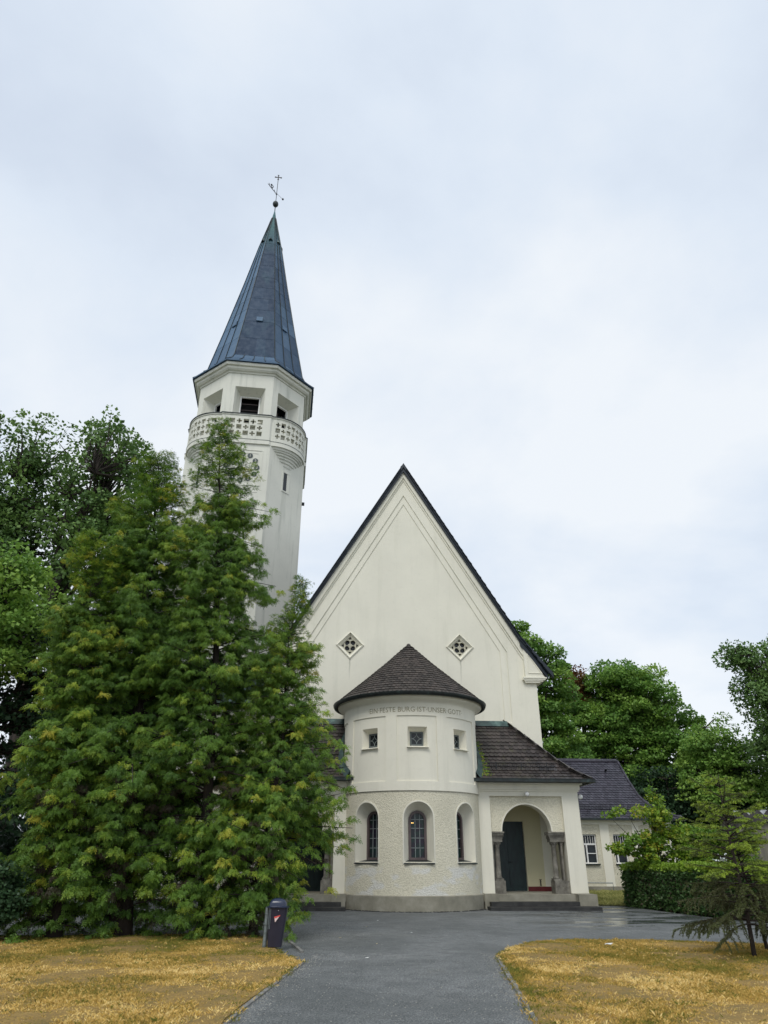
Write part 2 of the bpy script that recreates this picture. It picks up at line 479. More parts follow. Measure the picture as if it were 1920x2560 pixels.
k.col(k.mix(k.fr(g, 0.35, 0.65), k.ramp(f, [(0.3, (0.13, 0.12, 0.035)), (0.5, (0.34, 0.22, 0.055)), (0.7, (0.46, 0.30, 0.08))]), (0.18, 0.115, 0.04)))
k.rough(1.0); k.bump(g, 0.6, 0.03); M['lawn_soil'] = k.m
k = NT('earth')
k.col(k.ramp(k.noise(0.6, 6, 0.65), [(0.3, (0.035, 0.04, 0.018)), (0.6, (0.07, 0.075, 0.03)), (0.8, (0.10, 0.085, 0.04))])); k.rough(1.0)
k.bump(k.noise(14, 4), 0.5, 0.03); M['earth'] = k.m

k = NT('asphalt')
big = k.noise(0.55, 5, 0.6, dist=0.6)
sp1 = k.noise(42, 4, 0.85)
col = k.ramp(big, [(0.30, (0.048, 0.057, 0.055)), (0.50, (0.085, 0.095, 0.094)), (0.70, (0.15, 0.155, 0.15))])
mot = k.noise(5.5, 6, 0.75)
col = k.mix(k.fr(mot, 0.47, 0.58, 0.0, 0.40), col, (0.19, 0.195, 0.19))
col = k.mix(k.fr(k.noise(2.4, 5, 0.7, dist=0.8), 0.51, 0.42, 0, 0.70), col, (0.032, 0.038, 0.037))
col = k.mix(k.fr(sp1, 0.51, 0.57, 0, 0.8), col, (0.36, 0.37, 0.37))
col = k.mix(k.fr(k.noise(30, 4, 0.8), 0.49, 0.43, 0, 0.85), col, (0.022, 0.026, 0.028))
sy = k.n('ShaderNodeSeparateXYZ'); k.l(k.tc.outputs['Object'], sy.inputs[0])
# wet film: patches that lie in the far right bend of the path
wn = k.noise(0.8, 4, 0.6, k.scaled(0.45, 1.2, 1), 0.8)
wx = k.math('MULTIPLY', k.fr(sy.outputs['X'], 3.5, 7.5), k.fr(sy.outputs['Y'], 17.0, 20.0))
wet = k.math('MULTIPLY', wx, k.fr(wn, 0.46, 0.56))
wet2 = k.math('MULTIPLY', k.fr(k.noise(0.45, 4, 0.6, dist=1.0), 0.55, 0.66), 0.35)
wetm = k.math('MAXIMUM', wet, wet2)
reg = k.noise(0.28, 4, 0.6, dist=0.5)
col = k.mix(k.fr(reg, 0.44, 0.56, 0.0, 0.45), col, (0.040, 0.047, 0.046))
col = k.mix(k.math('MULTIPLY', wet, 0.35), col, (0.05, 0.056, 0.06))
k.col(col)
k.rough(k.fr(wetm, 0, 1, 0.85, 0.15)); k.spec(0.9)
bd = k.n('ShaderNodeBump'); bd.inputs['Distance'].default_value = 0.006; k.l(sp1, bd.inputs['Height']); k.l(k.fr(wetm, 0, .6, .35, .02), bd.inputs['Strength']); k.l(bd.outputs[0], k.b.inputs['Normal']); M['asphalt'] = k.m

# ------------------------------------------------------------------ ground
rng = random.Random(5)
def sheet(name, poly, z, mat, kind='structure'):
    b = MB()
    b.plate(poly, [], z, z, lambda u, v, d: (u, v, d), side=False, back=False)
    o = b.build(name, M[mat]); o['kind'] = kind
    return o
sheet('ground', [(-400, -60), (400, -60), (400, 700), (-400, 700)], -0.03, 'earth')
sheet('path', [(-30, -4), (30, -4), (30, 19.0), (20, 20.6), (12.4, 21.0), (11.6, 22.6), (11.2, 25.0), (10.9, 28.5), (9.8, 29.3), (9.5, 31.5), (9.0, 33), (-30, 33)], 0.0, 'asphalt')
LAWN_L = [(-1.1, 3.0), (-1.12, 9.12), (-1.06, 9.87), (-0.5, 13.83), (-0.85, 14.6), (-1.0, 15.2), (-1.35, 17.0), (-1.7, 18.3), (-2.8, 18.55), (-4.7, 18.3), (-7.4, 18.3), (-14, 18.6), (-30, 18.6), (-30, 3.0)]
LAWN_R = [(1.2, 3.0), (2.27, 8.94), (2.68, 11.93), (3.0, 14.07), (3.16, 14.7), (3.5, 15.6), (4.25, 16.6), (5.0, 17.1), (6.6, 16.9), (9.0, 16.0), (13, 15.2), (30, 14), (30, 3.0)]
def lumpy(name, poly, z, mat, seed):
    xs = [p[0] for p in poly]; ys = [p[1] for p in poly]
    st = []
    y = min(ys)
    rr = random.Random(seed)
    while y < max(ys):
        x = max(min(xs), -14)
        while x < min(max(xs), 16):
            st.append((x + rr.uniform(-.1, .1), y + rr.uniform(-.1, .1))); x += 0.45
        y += 0.45
    b = MB()
    def mp(u, v, d):
        return (u, v, d + 0.025 * math.sin(u * 2.3 + 1.1 * math.sin(v * 1.7)) * math.sin(v * 1.9) + 0.02)
    b.plate(poly, [], z, -0.02, mp, steiner=st, side=True, back=False)
    o = b.build(name, M[mat], smooth=True); o['kind'] = 'structure'
    return o
lumpy('lawn', LAWN_L, 0.012, 'lawn_soil', 1)
lumpy('lawn', LAWN_R, 0.012, 'lawn_soil', 2)
sheet('lawn', [(9.8, 29.4), (10.9, 28.6), (13.5, 28.6), (30, 28.6), (30, 39.6), (9.5, 39.6), (9.6, 31.5)], 0.006, 'earth')
sheet('lawn', [(11.3, 28.5), (11.9, 21.9), (12.6, 21.2), (30, 21.2), (30, 28.5)], 0.004, 'earth')
# kerb edging
def kerb(pts, w=0.055, z=0.022):
    b = MB()
    for i in range(len(pts) - 1):
        a = Vector((*pts[i], 0)); c = Vector((*pts[i + 1], 0)); n = max(1, int((c - a).length / 1.0))
        for j in range(n):
            p = a.lerp(c, j / n); q = a.lerp(c, (j + 1) / n - 0.008)
            dz = rng.uniform(-.006, .006); off = rng.uniform(-.008, .008)
            nn = (q - p).normalized().cross(Vector((0, 0, 1))) * off
            b.bar(p + nn + Vector((0, 0, z / 2 - .03 + dz)), q + nn + Vector((0, 0, z / 2 - .03 + dz)), w, z + .06)
    o = b.build('kerb', M['kerb_stone']); o['kind'] = 'structure'
kerb([(-1.06, 3.0), (-1.09, 9.12), (-1.02, 9.87), (-0.47, 13.83)])
kerb([(-0.53, 15.24), (-0.92, 17.33)], 0.06, 0.03)
kerb([(1.25, 3.4), (2.25, 8.94), (2.65, 11.93), (2.96, 14.07), (3.02, 14.3)], 0.065, 0.03)

# ------------------------------------------------------------------ roof tiles
def put_tile(b, p, r, u, n, w, ln, th=0.018, lift=0.034, rr=random):
    """p bottom centre on the surface, r right, u up the slope, n normal"""
    t = rr.random()
    n_ = n; jx = rr.uniform(-.003, .003); lift = lift + rr.uniform(-.003, .004)
    arc = [(-.5, .34), (-.42, .14), (-.22, .03), (0, 0), (.22, .03), (.42, .14), (.5, .34)]
    top = []
    for ax, ay in arc:
        h = lift * (1 - ay * w / ln) 
        top.append(p + r * (ax * w * .97 + jx) + u * (ay * w) + n_ * (h + th))
    top.append(p + r * (.485 * w + jx) + u * ln + n_ * th * .4)
    top.append(p + r * (-.485 * w + jx) + u * ln + n_ * th * .4)
    k_ = len(top)
    low = [q - n_ * (th + .006) for q in top[:7]]
    b.add(top + low, [tuple(range(k_))] + [(i, k_ + i, k_ + i + 1, i + 1) for i in range(6)], t)

def tile_roof(b, prof, xl, xr, axis='x', flip=1, w=0.18, exp=0.22, seed=1, org=(0, 0)):
    """prof: list of (d,z) from eave inward (d = horizontal distance from the eave line);
       surface point = (x, org_y + flip*d, z) for axis 'x', or (org_x - flip*d ...) for axis 'y'"""
    rr = random.Random(seed)
    seg = []; s = 0
    for i in range(len(prof) - 1):
        d = Vector((prof[i + 1][0] - prof[i][0], prof[i + 1][1] - prof[i][1])); seg.append((s, d.length, prof[i], d.normalized())); s += d.length
    row = 0; t = 0.0
    while t < s - 0.02:
        for (s0, ln, p0, dr) in seg:
            if t <= s0 + ln: break
        q = Vector(p0) + dr * (t - s0)
        L_, R_ = xl(q.x), xr(q.x)
        x = L_ + (0 if row % 2 else -w / 2)
        while x < R_ + w * 0.3:
            if axis == 'x':
                P = Vector((x, org[1] + flip * q.x, q.y)); r = Vector((1, 0, 0)); u = Vector((0, flip * dr.x, dr.y))
            else:
                P = Vector((org[0] + flip * q.x, x, q.y)); r = Vector((0, -flip, 0)); u = Vector((flip * dr.x, 0, dr.y))
            r = r * (1 if True else -1)
            n = r.cross(u)
            if n.z < 0: n = -n
            put_tile(b, P, r, u, n, w, 0.38, rr=rr)
            x += w
        t += exp; row += 1

def ridge_tiles(b, a, c, rad=0.085, ln=0.33):
    a = Vector(a); c = Vector(c); n = max(1, int((c - a).length / ln)); d = (c - a) / n
    for i in range(n):
        p = a + d * i; q = a + d * (i + 1.08)
        b.tube([p, q], [rad * 1.16, rad], 9, True, random.random())

# ------------------------------------------------------------------ CHURCH
XC = 2.9; YC = 28.4; G = 30.0
church = empty('church', (XC, G, 0), 0, 'cream plastered church with steep gable, round apse, brown conical roof and two open porches', 'church')
def ch(b, name, mat, parent=None, smooth=False, angle=None):
    """parts are modelled in world space and shifted under the church's origin"""
    o = b.build(name, M[mat] if isinstance(mat, str) else mat, None, smooth, angle)
    par = parent or church
    o.parent = par
    if par is church: o.location = (-XC, -G, 0)
    return o
# nave half widths / heights
AP = 19.34
def roofz(dx):
    return AP - 1.70 * dx if dx < 5.2 else AP - 1.70 * 5.2 - (dx - 5.2) * 1.47
flatmap = lambda u, v, d: (u, d, v)
W2 = 5.83
Z0 = 0.0
def gable_outline(off, w, zb):
    """inner outline of the gable: vertical offset off below the roof top, half width w"""
    pk = AP - off
    zs_ = pk - 1.70 * 5.2
    pts = [(XC - w, zb), (XC + w, zb)]
    zw = pk - 1.70 * 5.2 - (w - 5.2) * 1.47 if w > 5.2 else pk - 1.7 * w
    pts.append((XC + w, zw))
    if w > 5.2: pts.append((XC + 5.2, zs_))
    pts.append((XC, pk))
    if w > 5.2: pts.append((XC - 5.2, zs_))
    pts.append((XC - w, zw))
    return pts
def diamond(cx, cz, h): return [(cx, cz - h), (cx + h, cz), (cx, cz + h), (cx - h, cz)]
DZ = 10.09
dia = [(0.43, DZ), (5.39, DZ)]
# three planes stepping in: outer wall y=29.94, band y=29.965, field y=29.99
b = MB()
o1 = gable_outline(0.2, W2, 0.0)
h1 = [(XC - 4.61, 6.85), (XC + 4.61, 6.85), (XC + 4.61, 9.90), (XC, 17.75), (XC - 4.61, 9.90)]
h2 = [(XC - 4.30, 6.78), (XC + 4.30, 6.78), (XC + 4.30, 9.93), (XC, 17.27), (XC - 4.30, 9.93)]
h1 = [(XC - 4.61, 6.8), (XC + 4.61, 6.8), (XC + 4.61, 9.90), (XC, 17.75), (XC - 4.61, 9.90)]
h2 = [(XC - 4.30, 6.8), (XC + 4.30, 6.8), (XC + 4.30, 9.93), (XC, 17.27), (XC - 4.30, 9.93)]
b.plate(o1, [h1], 29.91, 29.955, flatmap)
o2 = [(XC - 4.75, 6.6), (XC + 4.75, 6.6), (XC + 4.75, 10.1), (XC, 18.1), (XC - 4.75, 10.1)]
b.plate(o2, [h2], 29.956, 29.99, flatmap)
b.plate([(XC - 4.9, 0.2), (XC + 4.9, 0.2), (XC + 4.9, 10.0), (XC, 18.2), (XC - 4.9, 10.0)], [diamond(cx, cz, 0.56) for cx, cz in dia] +
        [[(6.15, 0.44), (7.62, 0.44), (7.62, 2.92), (6.15, 2.92)], [(-1.82, 0.44), (-0.35, 0.44), (-0.35, 2.92), (-1.82, 2.92)]], 29.992, 30.4, flatmap)
# porch back walls pierced for the doors: cut out of the outer plate too, so it starts above the porch ceilings
b.v = []; b.f = []; b.t = []
o1u = gable_outline(0.2, W2, 4.0)
b.plate(o1u, [h1], 29.91, 29.955, flatmap)
b.plate(o2, [h2], 29.956, 29.99, flatmap)
b.plate([(XC - 5.8, 0.2), (XC + 5.8, 0.2), (XC + 5.8, 8.6), (XC, 18.4), (XC - 5.8, 8.6)], [diamond(cx, cz, 0.56) for cx, cz in dia] +
        [[(6.15, 0.44), (7.62, 0.44), (7.62, 2.92), (6.15, 2.92)], [(-1.82, 0.44), (-0.35, 0.44), (-0.35, 2.92), (-1.82, 2.92)]], 29.992, 30.4, flatmap)
gable = ch(b, 'gable_wall', 'gable_plaster')
# moulded band under the verge
b = MB()
def verge_band(o0, o1_, y0, y1):
    w = W2 + 0.12
    a = gable_outline(o0, w, 9.2); c = gable_outline(o1_, w, 9.2)
    for i, j in ((2, 3), (3, 4), (4, 5), (5, 6)):
        b.prism([a[i], a[j], c[j], c[i]], y0, y1, flatmap)
verge_band(0.14, 0.62, 29.80, 29.905)
verge_band(0.62, 0.78, 29.87, 29.905)
ch(b, 'verge_moulding', 'gable_plaster')
# kneelers
for s in (1, -1):
    b = MB()
    X = lambda x: XC + s * (x - XC)
    def zt(x): return roofz(abs(x - XC)) - 0.3
    b.prism([(X(8.22), 8.74), (X(9.12), 8.74), (X(9.12), zt(9.12)), (X(8.22), zt(8.22))], 29.74, 30.9, flatmap)
    for i, (xa, xb, za, zb_) in enumerate([(8.12, 9.16, 8.68, 8.74), (8.10, 9.10, 8.62, 8.68), (8.16, 9.0, 8.56, 8.62), (8.2, 8.86, 8.50, 8.56)]):
        b.box(min(X(xa), X(xb)), max(X(xa), X(xb)), 29.70 + i * .025, 30.9, za, zb_)
    kn = ch(b, 'kneeler', 'gable_plaster')
    b = MB()
    tri = [(X(8.36), 8.90), (X(9.00), 8.90), (X(8.36), 9.86)]
    tri_in = [(X(8.40), 8.93), (X(8.93), 8.93), (X(8.40), 9.73)]
    b.plate(tri, [tri_in], 29.715, 29.742, flatmap)
    o = ch(b, 'moulding', 'gable_plaster', kn)
# nave side walls, rear
for s in (1, -1):
    b = MB()
    x0, x1 = sorted((XC + s * (W2 - 0.4), XC + s * W2))
    b.box(x0, x1, 29.957, 54, 0, 9.3)
    ch(b, 'nave_wall', 'plaster')
b = MB()
b.plate(gable_outline(0.3, W2 - .4, 0), [], 53.6, 54, flatmap)
ch(b, 'rear_wall', 'plaster')
# nave roof
b = MB()
for s in (1, -1):
    pr = [(0, AP), (5.2, roofz(5.2)), (6.32, roofz(6.32))]
    for i in range(2):
        (a, za), (c, zc) = pr[i], pr[i + 1]
        b.prism([(XC + s * a, za), (XC + s * c, zc), (XC + s * c, zc - .18), (XC + s * a, za - .34)], 29.70, 54.2, flatmap, 0.3)
roof = ch(b, 'nave_roof', 'tile_slate')
b = MB()
rr = random.Random(3)
for s in (1, -1):
    pr = [(0.0, roofz(6.32)), (6.32 - 5.2, roofz(5.2)), (6.10, AP - .40)]
    pr = [(p[0], p[1] - 0.0) for p in pr]
    tile_roof(b, pr, lambda d: 29.72, lambda d: 32.6, axis='y', flip=-s, org=(XC + s * 6.32, 0), seed=8 + s, w=0.18, exp=0.2)
ridge_tiles(b, (XC, 29.9, AP + .02), (XC, 54, AP + .02), 0.12, 0.35)
ch(b, 'tiling', 'tile_slate', roof)
b = MB()
for s in (1, -1):
    pr = [(0, AP), (5.2, roofz(5.2)), (6.56, roofz(6.35))]
    for i in range(2):
        (a, za), (c, zc) = pr[i], pr[i + 1]
        b.prism([(XC + s * a, za + .13), (XC + s * c, zc + .12), (XC + s * c, zc - .10), (XC + s * a, za - .10)], 29.64, 29.86, flatmap, 0.3)
ch(b, 'verge_capping', 'tile_slate', roof)
b = MB(); b.tube([(2.87, 33, AP), (2.87, 33, AP + 1.0)], 0.012, 5)
ch(b, 'lightning_rod', 'iron', roof)

# tracery windows in the gable
def circ(cx, cz, r, n=20, a0=0, a1=360): return [(cx + r * math.cos(R(a0 + (a1 - a0) * i / n)), cz + r * math.sin(R(a0 + (a1 - a0) * i / n))) for i in range(n)]
for cx, cz in dia:
    tw = empty('tracery_window', (cx - XC, 29.9 - G, cz)); tw.parent = church
    def loc(b, name, mat):
        o = b.build(name, M[mat]); o.parent = tw; o.location = (-cx, -29.9, -cz); return o
    b = MB()
    rings = []
    for h, y in ((0.63, 29.985), (0.63, 29.95), (0.58, 29.93), (0.54, 29.99), (0.50, 30.02), (0.50, 30.06), (0.43, 30.06), (0.40, 30.14)):
        rings.append([(u, y, v) for u, v in diamond(cx, cz, h)])
    b.loft(rings)
    loc(b, 'frame', 'gable_plaster')
    b = MB()
    holes = []
    for sx in (1, -1):
        for sz_ in (1, -1):
            # lobe of the quatrefoil with a cusp biting in from the outside
            c0 = (cx + sx * .118, cz + sz_ * .118)
            lp = []
            ang = math.atan2(sz_, sx)
            for i in range(22):
                t = ang + 2 * PI * i / 22
                rad = 0.112
                dt = (i / 22) * 2 * PI
                if i in (0,): rad *= 1.0
                if i in (9, 10, 11, 12, 13): rad *= 0.62 if i == 11 else 0.80
                lp.append((c0[0] + rad * math.cos(t), c0[1] + rad * math.sin(t)))
            holes.append(lp)
    for ax, az in ((0, 1), (0, -1), (1, 0), (-1, 0)):
        c0 = (cx + ax * .305, cz + az * .305)
        holes.append([(c0[0] + ax * .075, c0[1] + az * .075), (c0[0] - az * .085 - ax * .02, c0[1] + ax * .085 - az * .02), (c0[0] - ax * .03, c0[1] - az * .03), (c0[0] + az * .085 - ax * .02, c0[1] - ax * .085 - az * .02)])
    b.plate(diamond(cx, cz, 0.415), holes, 30.08, 30.14, flatmap)
    # raised round mouldings
    for sx in (1, -1):
        for sz_ in (1, -1):
            pts = [(cx + sx * .115 + .128 * math.cos(R(t)), 30.078, cz + sz_ * .115 + .128 * math.sin(R(t))) for t in range(0, 361, 20)]
            b.tube(pts, 0.013, 5, False)
    loc(b, 'tracery', 'grate_stone')
    b = MB(); b.plate(diamond(cx, cz, 0.5), [], 30.2, 30.22, flatmap)
    loc(b, 'pane', 'dark_glass')

# ------------------------------------------------------------------ apse
def cyl(R0, cy=YC):
    def f(u, v, d):      # u in degrees (0 = towards the path), v height, d = depth inwards
        t = R(u); r = R0 - d
        return (XC + r * math.sin(t), cy - r * math.cos(t), v)
    return f
def arch(uc, hw, z0, zs, scale, n=18):
    """outline in (deg, z): half width hw metres, sill z0, spring zs; scale = metres per degree"""
    pts = [(uc - hw / scale, z0), (uc + hw / scale, z0)]
    for i in range(n + 1):
        t = PI * i / n
        pts.append((uc + hw * math.cos(t) / scale, zs + hw * math.sin(t)))
    return pts
RA = 2.60
SC = RA * PI / 180
b = MB()
def uvgrid(u0, u1, du, z0, z1, dz):
    o = []; u = u0 + du / 2
    while u < u1:
        z = z0 + dz / 2
        while z < z1:
            o.append((u, z)); z += dz
        u += du
    return o
HW = 0.52
holes = []
def subl(lp, m_):
    o = []
    for i, p in enumerate(lp):
        q = lp[(i + 1) % len(lp)]
        k_ = max(1, int(math.ceil(max(abs(q[0] - p[0]) / m_, abs(q[1] - p[1]) / 0.3))))
        for j in range(k_): o.append((p[0] + (q[0] - p[0]) * j / k_, p[1] + (q[1] - p[1]) * j / k_))
    return o
WIN = (-43.5, 0.0, 43.5)
for uc in WIN: holes.append(subl(arch(uc, HW, 1.46, 2.84, SC), 3))
rect = subl([(-135, 0.46), (135, 0.46), (135, 3.74), (-135, 3.74)], 3)
b.plate(rect, holes, 0, 0.3, cyl(RA), steiner=uvgrid(-135, 135, 3, .46, 3.74, .3), side=False, back=False)
aw = ch(b, 'apse_wall', 'roughcast', smooth=True, angle=40)
b = MB()
for uc in WIN:     # smooth raised rims round the niches
    pass
b.lathe([(2.60, -0.02), (2.66, -0.02), (2.66, 0.44), (2.64, 0.46), (2.59, 0.47)], (XC, YC, 0), 72, -115, 115)
ch(b, 'apse_plinth', 'plinth_stone', aw, smooth=True, angle=30)
# upper, smooth drum with recessed panels
b = MB()
RU = 2.64
holes = [subl([(a, 4.03), (c, 4.03), (c, 6.30), (a, 6.30)], 3) for a, c in ((-61, -25.6), (-16.3, 16.3), (25.6, 61), (-112, -72), (72, 112))]
rect = subl([(-135, 3.72), (135, 3.72), (135, 6.84), (-135, 6.84)], 3)
b.plate(rect, holes, 0, 0.035, cyl(RU), steiner=uvgrid(-135, 135, 3, 3.72, 6.84, .4), side=True, back=False)
holes = []
SW = 0.36
SWS = (-41.0, 0.3, 41.0)
for uc in SWS: holes.append(subl([(uc - SW / SC, 5.20), (uc + SW / SC, 5.20), (uc + SW / SC, 5.90), (uc - SW / SC, 5.90)], 3))
rect = subl([(-130, 3.9), (130, 3.9), (130, 6.4), (-130, 6.4)], 3)
b.plate(rect, holes, 0.035, 0.1, cyl(RU), steiner=uvgrid(-130, 130, 3, 3.9, 6.4, .4), side=False, back=False)
b.lathe([(RA - .1, 3.72), (RU, 3.72)], (XC, YC, 0), 90, -135, 135)
up = ch(b, 'upper_drum', 'plaster', smooth=True, angle=40)
# cornice
b = MB()
b.lathe([(2.60, 6.76), (2.655, 6.76), (2.67, 6.80), (2.72, 6.82), (2.76, 6.86), (2.84, 6.89), (2.90, 6.95), (2.92, 7.0), (2.92, 7.04), (2.6, 7.05)], (XC, YC, 0), 90, -130, 130)
ch(b, 'cornice', 'plaster', up, smooth=True, angle=50)
# inscription carved round the frieze
def text_mesh(txt, size):
    cu = bpy.data.curves.new('t', 'FONT'); cu.body = txt; cu.size = size; cu.align_x = 'CENTER'; cu.resolution_u = 2
    cu.extrude = 0.0
    o = bpy.data.objects.new('t', cu); link(o)
    bpy.context.view_layer.update()
    me = bpy.data.meshes.new_from_object(o.evaluated_get(bpy.context.evaluated_depsgraph_get()))
    V = [tuple(v.co) for v in me.vertices]; F = [tuple(p.vertices) for p in me.polygons]
    bpy.data.objects.remove(o); bpy.data.curves.remove(cu); bpy.data.meshes.remove(me)
    return V, F
V, F = text_mesh('\u00b7EIN\u00b7FESTE BURG\u00b7IST\u00b7UNSER\u00b7GOTT\u00b7', 0.26)
xs = [v[0] for v in V]; wtxt = max(xs) - min(xs); cxt = (max(xs) + min(xs)) / 2
target = 85.2 * (RU * PI / 180)
b = MB()
f = cyl(RU)
kx = target / wtxt
b.add([f(0.7 + (v[0] - cxt) * kx / (RU * PI / 180), 6.43 + v[1], -0.004) for v in V], F)
ch(b, 'inscription', 'letter_paint', up)
# conical roof
b = MB()
CP = [(3.02, 7.08), (2.55, 7.48), (2.0, 7.93), (1.0, 8.78), (0.16, 9.56)]
b.lathe([(2.9, 7.03), (3.02, 7.03), (3.02, 7.08)] + CP[1:] + [(0.0, 9.66)], (XC, YC, 0), 64, tint=0.1)
rr = random.Random(12)
s = 0; row = 0
segs = []
for i in range(len(CP) - 1):
    d = Vector((CP[i + 1][0] - CP[i][0], CP[i + 1][1] - CP[i][1])); segs.append((s, d.length, Vector(CP[i]), d.normalized())); s += d.length
t = 0
while t < s - 0.05:
    for (s0, ln, p0, dr) in segs:
        if t <= s0 + ln: break
    q = p0 + dr * (t - s0); r = q.x
    n = max(8, int(round(2 * PI * r / 0.17))); w = 2 * PI * r / n
    if r < 0.9: n = max(7, int(round(2 * PI * r / 0.14))); w = 2 * PI * r / n
    for i in range(n):
        a = 2 * PI * (i + (row % 2) * .5) / n
        if YC - r * math.cos(a) > 30.3: continue
        radv = Vector((math.sin(a), -math.cos(a), 0))
        P = Vector((XC, YC, 0)) + radv * r + Vector((0, 0, q.y))
        rv = Vector((math.cos(a), math.sin(a), 0)); u = radv * dr.x + Vector((0, 0, dr.y)); nn = u.cross(rv)
        if nn.z < 0: nn = -nn
        put_tile(b, P, rv, u, nn, w, 0.32 if r > .5 else .22, rr=rr)
    t += 0.185; row += 1
b.lathe([(0.26, -0.12), (0.24, -.06), (0.16, 0.02), (0.10, 0.10), (0.085, 0.16), (0.05, 0.20), (0, 0.21)], (XC, YC, 9.54), 16, tint=0.4)
ar = ch(b, 'apse_roof', 'tile_brown')
b = MB()
b.lathe([(2.97, 6.99), (3.01, 6.97), (3.07, 6.99), (3.10, 7.05), (3.11, 7.10), (3.09, 7.11), (3.06, 7.06), (2.96, 7.06), (2.97, 6.99)], (XC, YC, 0), 90)
ch(b, 'gutter', 'dark_copper', ar, smooth=True, angle=50)

# arched apse windows
def loft_uv(b, loops, f):
    b.loft([[f(u, v, d) for u, v in lp] for lp, d in loops])
for uc in WIN:
    w = empty('arched_window', (XC + RA * math.sin(R(uc)) - XC, YC - RA * math.cos(R(uc)) - G, 1.4)); w.parent = church
    wo = Vector((XC + RA * math.sin(R(uc)), YC - RA * math.cos(R(uc)), 1.4))
    def lw(b, name, mat, smooth=False, angle=None):
        o = b.build(name, M[mat], None, smooth, angle); o.parent = w; o.location = -wo; return o
    # the reveal runs in the window's own plane frame: local x across, y inwards
    T = R(uc); rx = Vector((math.cos(T), math.sin(T), 0)); inn = Vector((-math.sin(T), math.cos(T), 0)); cz = Vector((XC, YC, 0))
    def fl(x, z, dep): return cz - inn * dep + rx * x + Vector((0, 0, z))     # dep = distance from the apse axis
    n = 18
    def archm(hw, z0, zs_, k_=n):
        p = [(-hw, z0), (hw, z0)]
        return p + [(hw * math.cos(PI * i / k_), zs_ + hw * math.sin(PI * i / k_)) for i in range(k_ + 1)]
    b = MB()
    fo = cyl(RA)
    O = [fo(uc + x / SC, z, 0.0) for x, z in archm(HW, 1.46, 2.84)]
    O2 = [fo(uc + x / SC, z, -0.018) for x, z in archm(HW + .0, 1.46, 2.84)]
    O3 = [fo(uc + x / SC, z, -0.018) for x, z in archm(HW + .045, 1.42, 2.84)]
    O4 = [fo(uc + x / SC, z, 0.02) for x, z in archm(HW + .045, 1.42, 2.84)]
    I = [fl(x, z, 2.12) for x, z in archm(0.30, 1.50, 2.77)]
    b.loft([O4, O3, O2, O, I])
    lw(b, 'reveal', 'plaster', True, 35)
    b = MB()
    b.plate(archm(0.31, 1.50, 2.77), [archm(0.235, 1.60, 2.77)], 2.20, 2.09, fl)
    lw(b, 'frame', 'window_brown')
    b = MB()
    b.plate(archm(0.25, 1.58, 2.77), [], 2.11, 2.10, fl)
    lw(b, 'pane', 'stained_glass')
    b = MB()
    for x in (-.08, .08):
        zt_ = 2.77 + math.sqrt(.24 ** 2 - x * x)
        b.bar(fl(x, 1.58, 2.125), fl(x, zt_, 2.125), 0.016, 0.016, up=inn)
    for z in (1.90, 2.21, 2.52, 2.80):
        b.bar(fl(-.24, z, 2.125), fl(.24, z, 2.125), 0.016, 0.016)
    lw(b, 'glazing_bar', 'leading')
    b = MB()
    b.prism([(2.64, 1.40), (2.64, 1.43), (2.08, 1.56), (2.08, 1.40)], -.53, .53, lambda d, z, x: fl(x * (1 - .36 * (2.64 - d) / .56), z, d - 0.02))
    lw(b, 'sill', 'dark_copper')
    if uc == 0.0:
        b = MB()
        for x in (-.20, -.15):
            b.lathe([(0.0, -.02), (.02, 0), (0.0, .02)], tuple(fl(x, 2.69, 2.127)), 8)
        lw(b, 'lamp_gleam', 'lamp_glow')
# small square windows
for uc in SWS:
    T = R(uc); rx = Vector((math.cos(T), math.sin(T), 0)); inn = Vector((-math.sin(T), math.cos(T), 0)); cz = Vector((XC, YC, 0))
    wo = cz - inn * RU + Vector((0, 0, 5.2))
    w = empty('small_window', (wo.x - XC, wo.y - G, 5.2)); w.parent = church
    def fl(x, z, dep): return cz - inn * dep + rx * x + Vector((0, 0, z))
    def lw(b, name, mat):
        o = b.build(name, M[mat]); o.parent = w; o.location = -wo; return o
    def rc(h, z0, z1): return [(-h, z0), (h, z0), (h, z1), (-h, z1)]
    b = MB()
    fo = cyl(RU)
    O = [fo(uc + x / SC, z, 0.035) for x, z in rc(SW, 5.20, 5.90)]
    O = [fl(x, z, (RU - .033) * math.cos(x / RU) + .004) for x, z in rc(SW, 5.20, 5.90)]
    I = [fl(x, z, 2.28) for x, z in rc(.235, 5.27, 5.74)]
    b.loft([O, I])
    lw(b, 'reveal', 'plaster')
    b = MB(); b.plate(rc(.24, 5.26, 5.75), [rc(.19, 5.32, 5.70)], 2.33, 2.26, fl); lw(b, 'frame', 'frame_grey')
    b = MB(); b.plate(rc(.22, 5.29, 5.72), [], 2.28, 2.27, fl); lw(b, 'pane', 'dark_glass')
    b = MB()
    for qx, qz in ((-1, -1), (1, -1), (1, 1), (-1, 1)):
        pts = []
        for i in range(9):
            t = PI / 2 * i / 8
            pts.append(fl(qx * .19 - qx * .19 * math.cos(t), 5.51 + qz * .19 - qz * .19 * math.sin(t), 2.30))
        b.tube(pts, 0.010, 5)
    lw(b, 'glazing_bar', 'leading')
    b = MB(); b.prism([(2.69, 5.165), (2.69, 5.185), (2.28, 5.25), (2.28, 5.165)], -.42, .42, lambda d, z, x: fl(x * (1 - .3 * (2.69 - d) / .4), z, d - 0.0)); lw(b, 'sill', 'plaster')

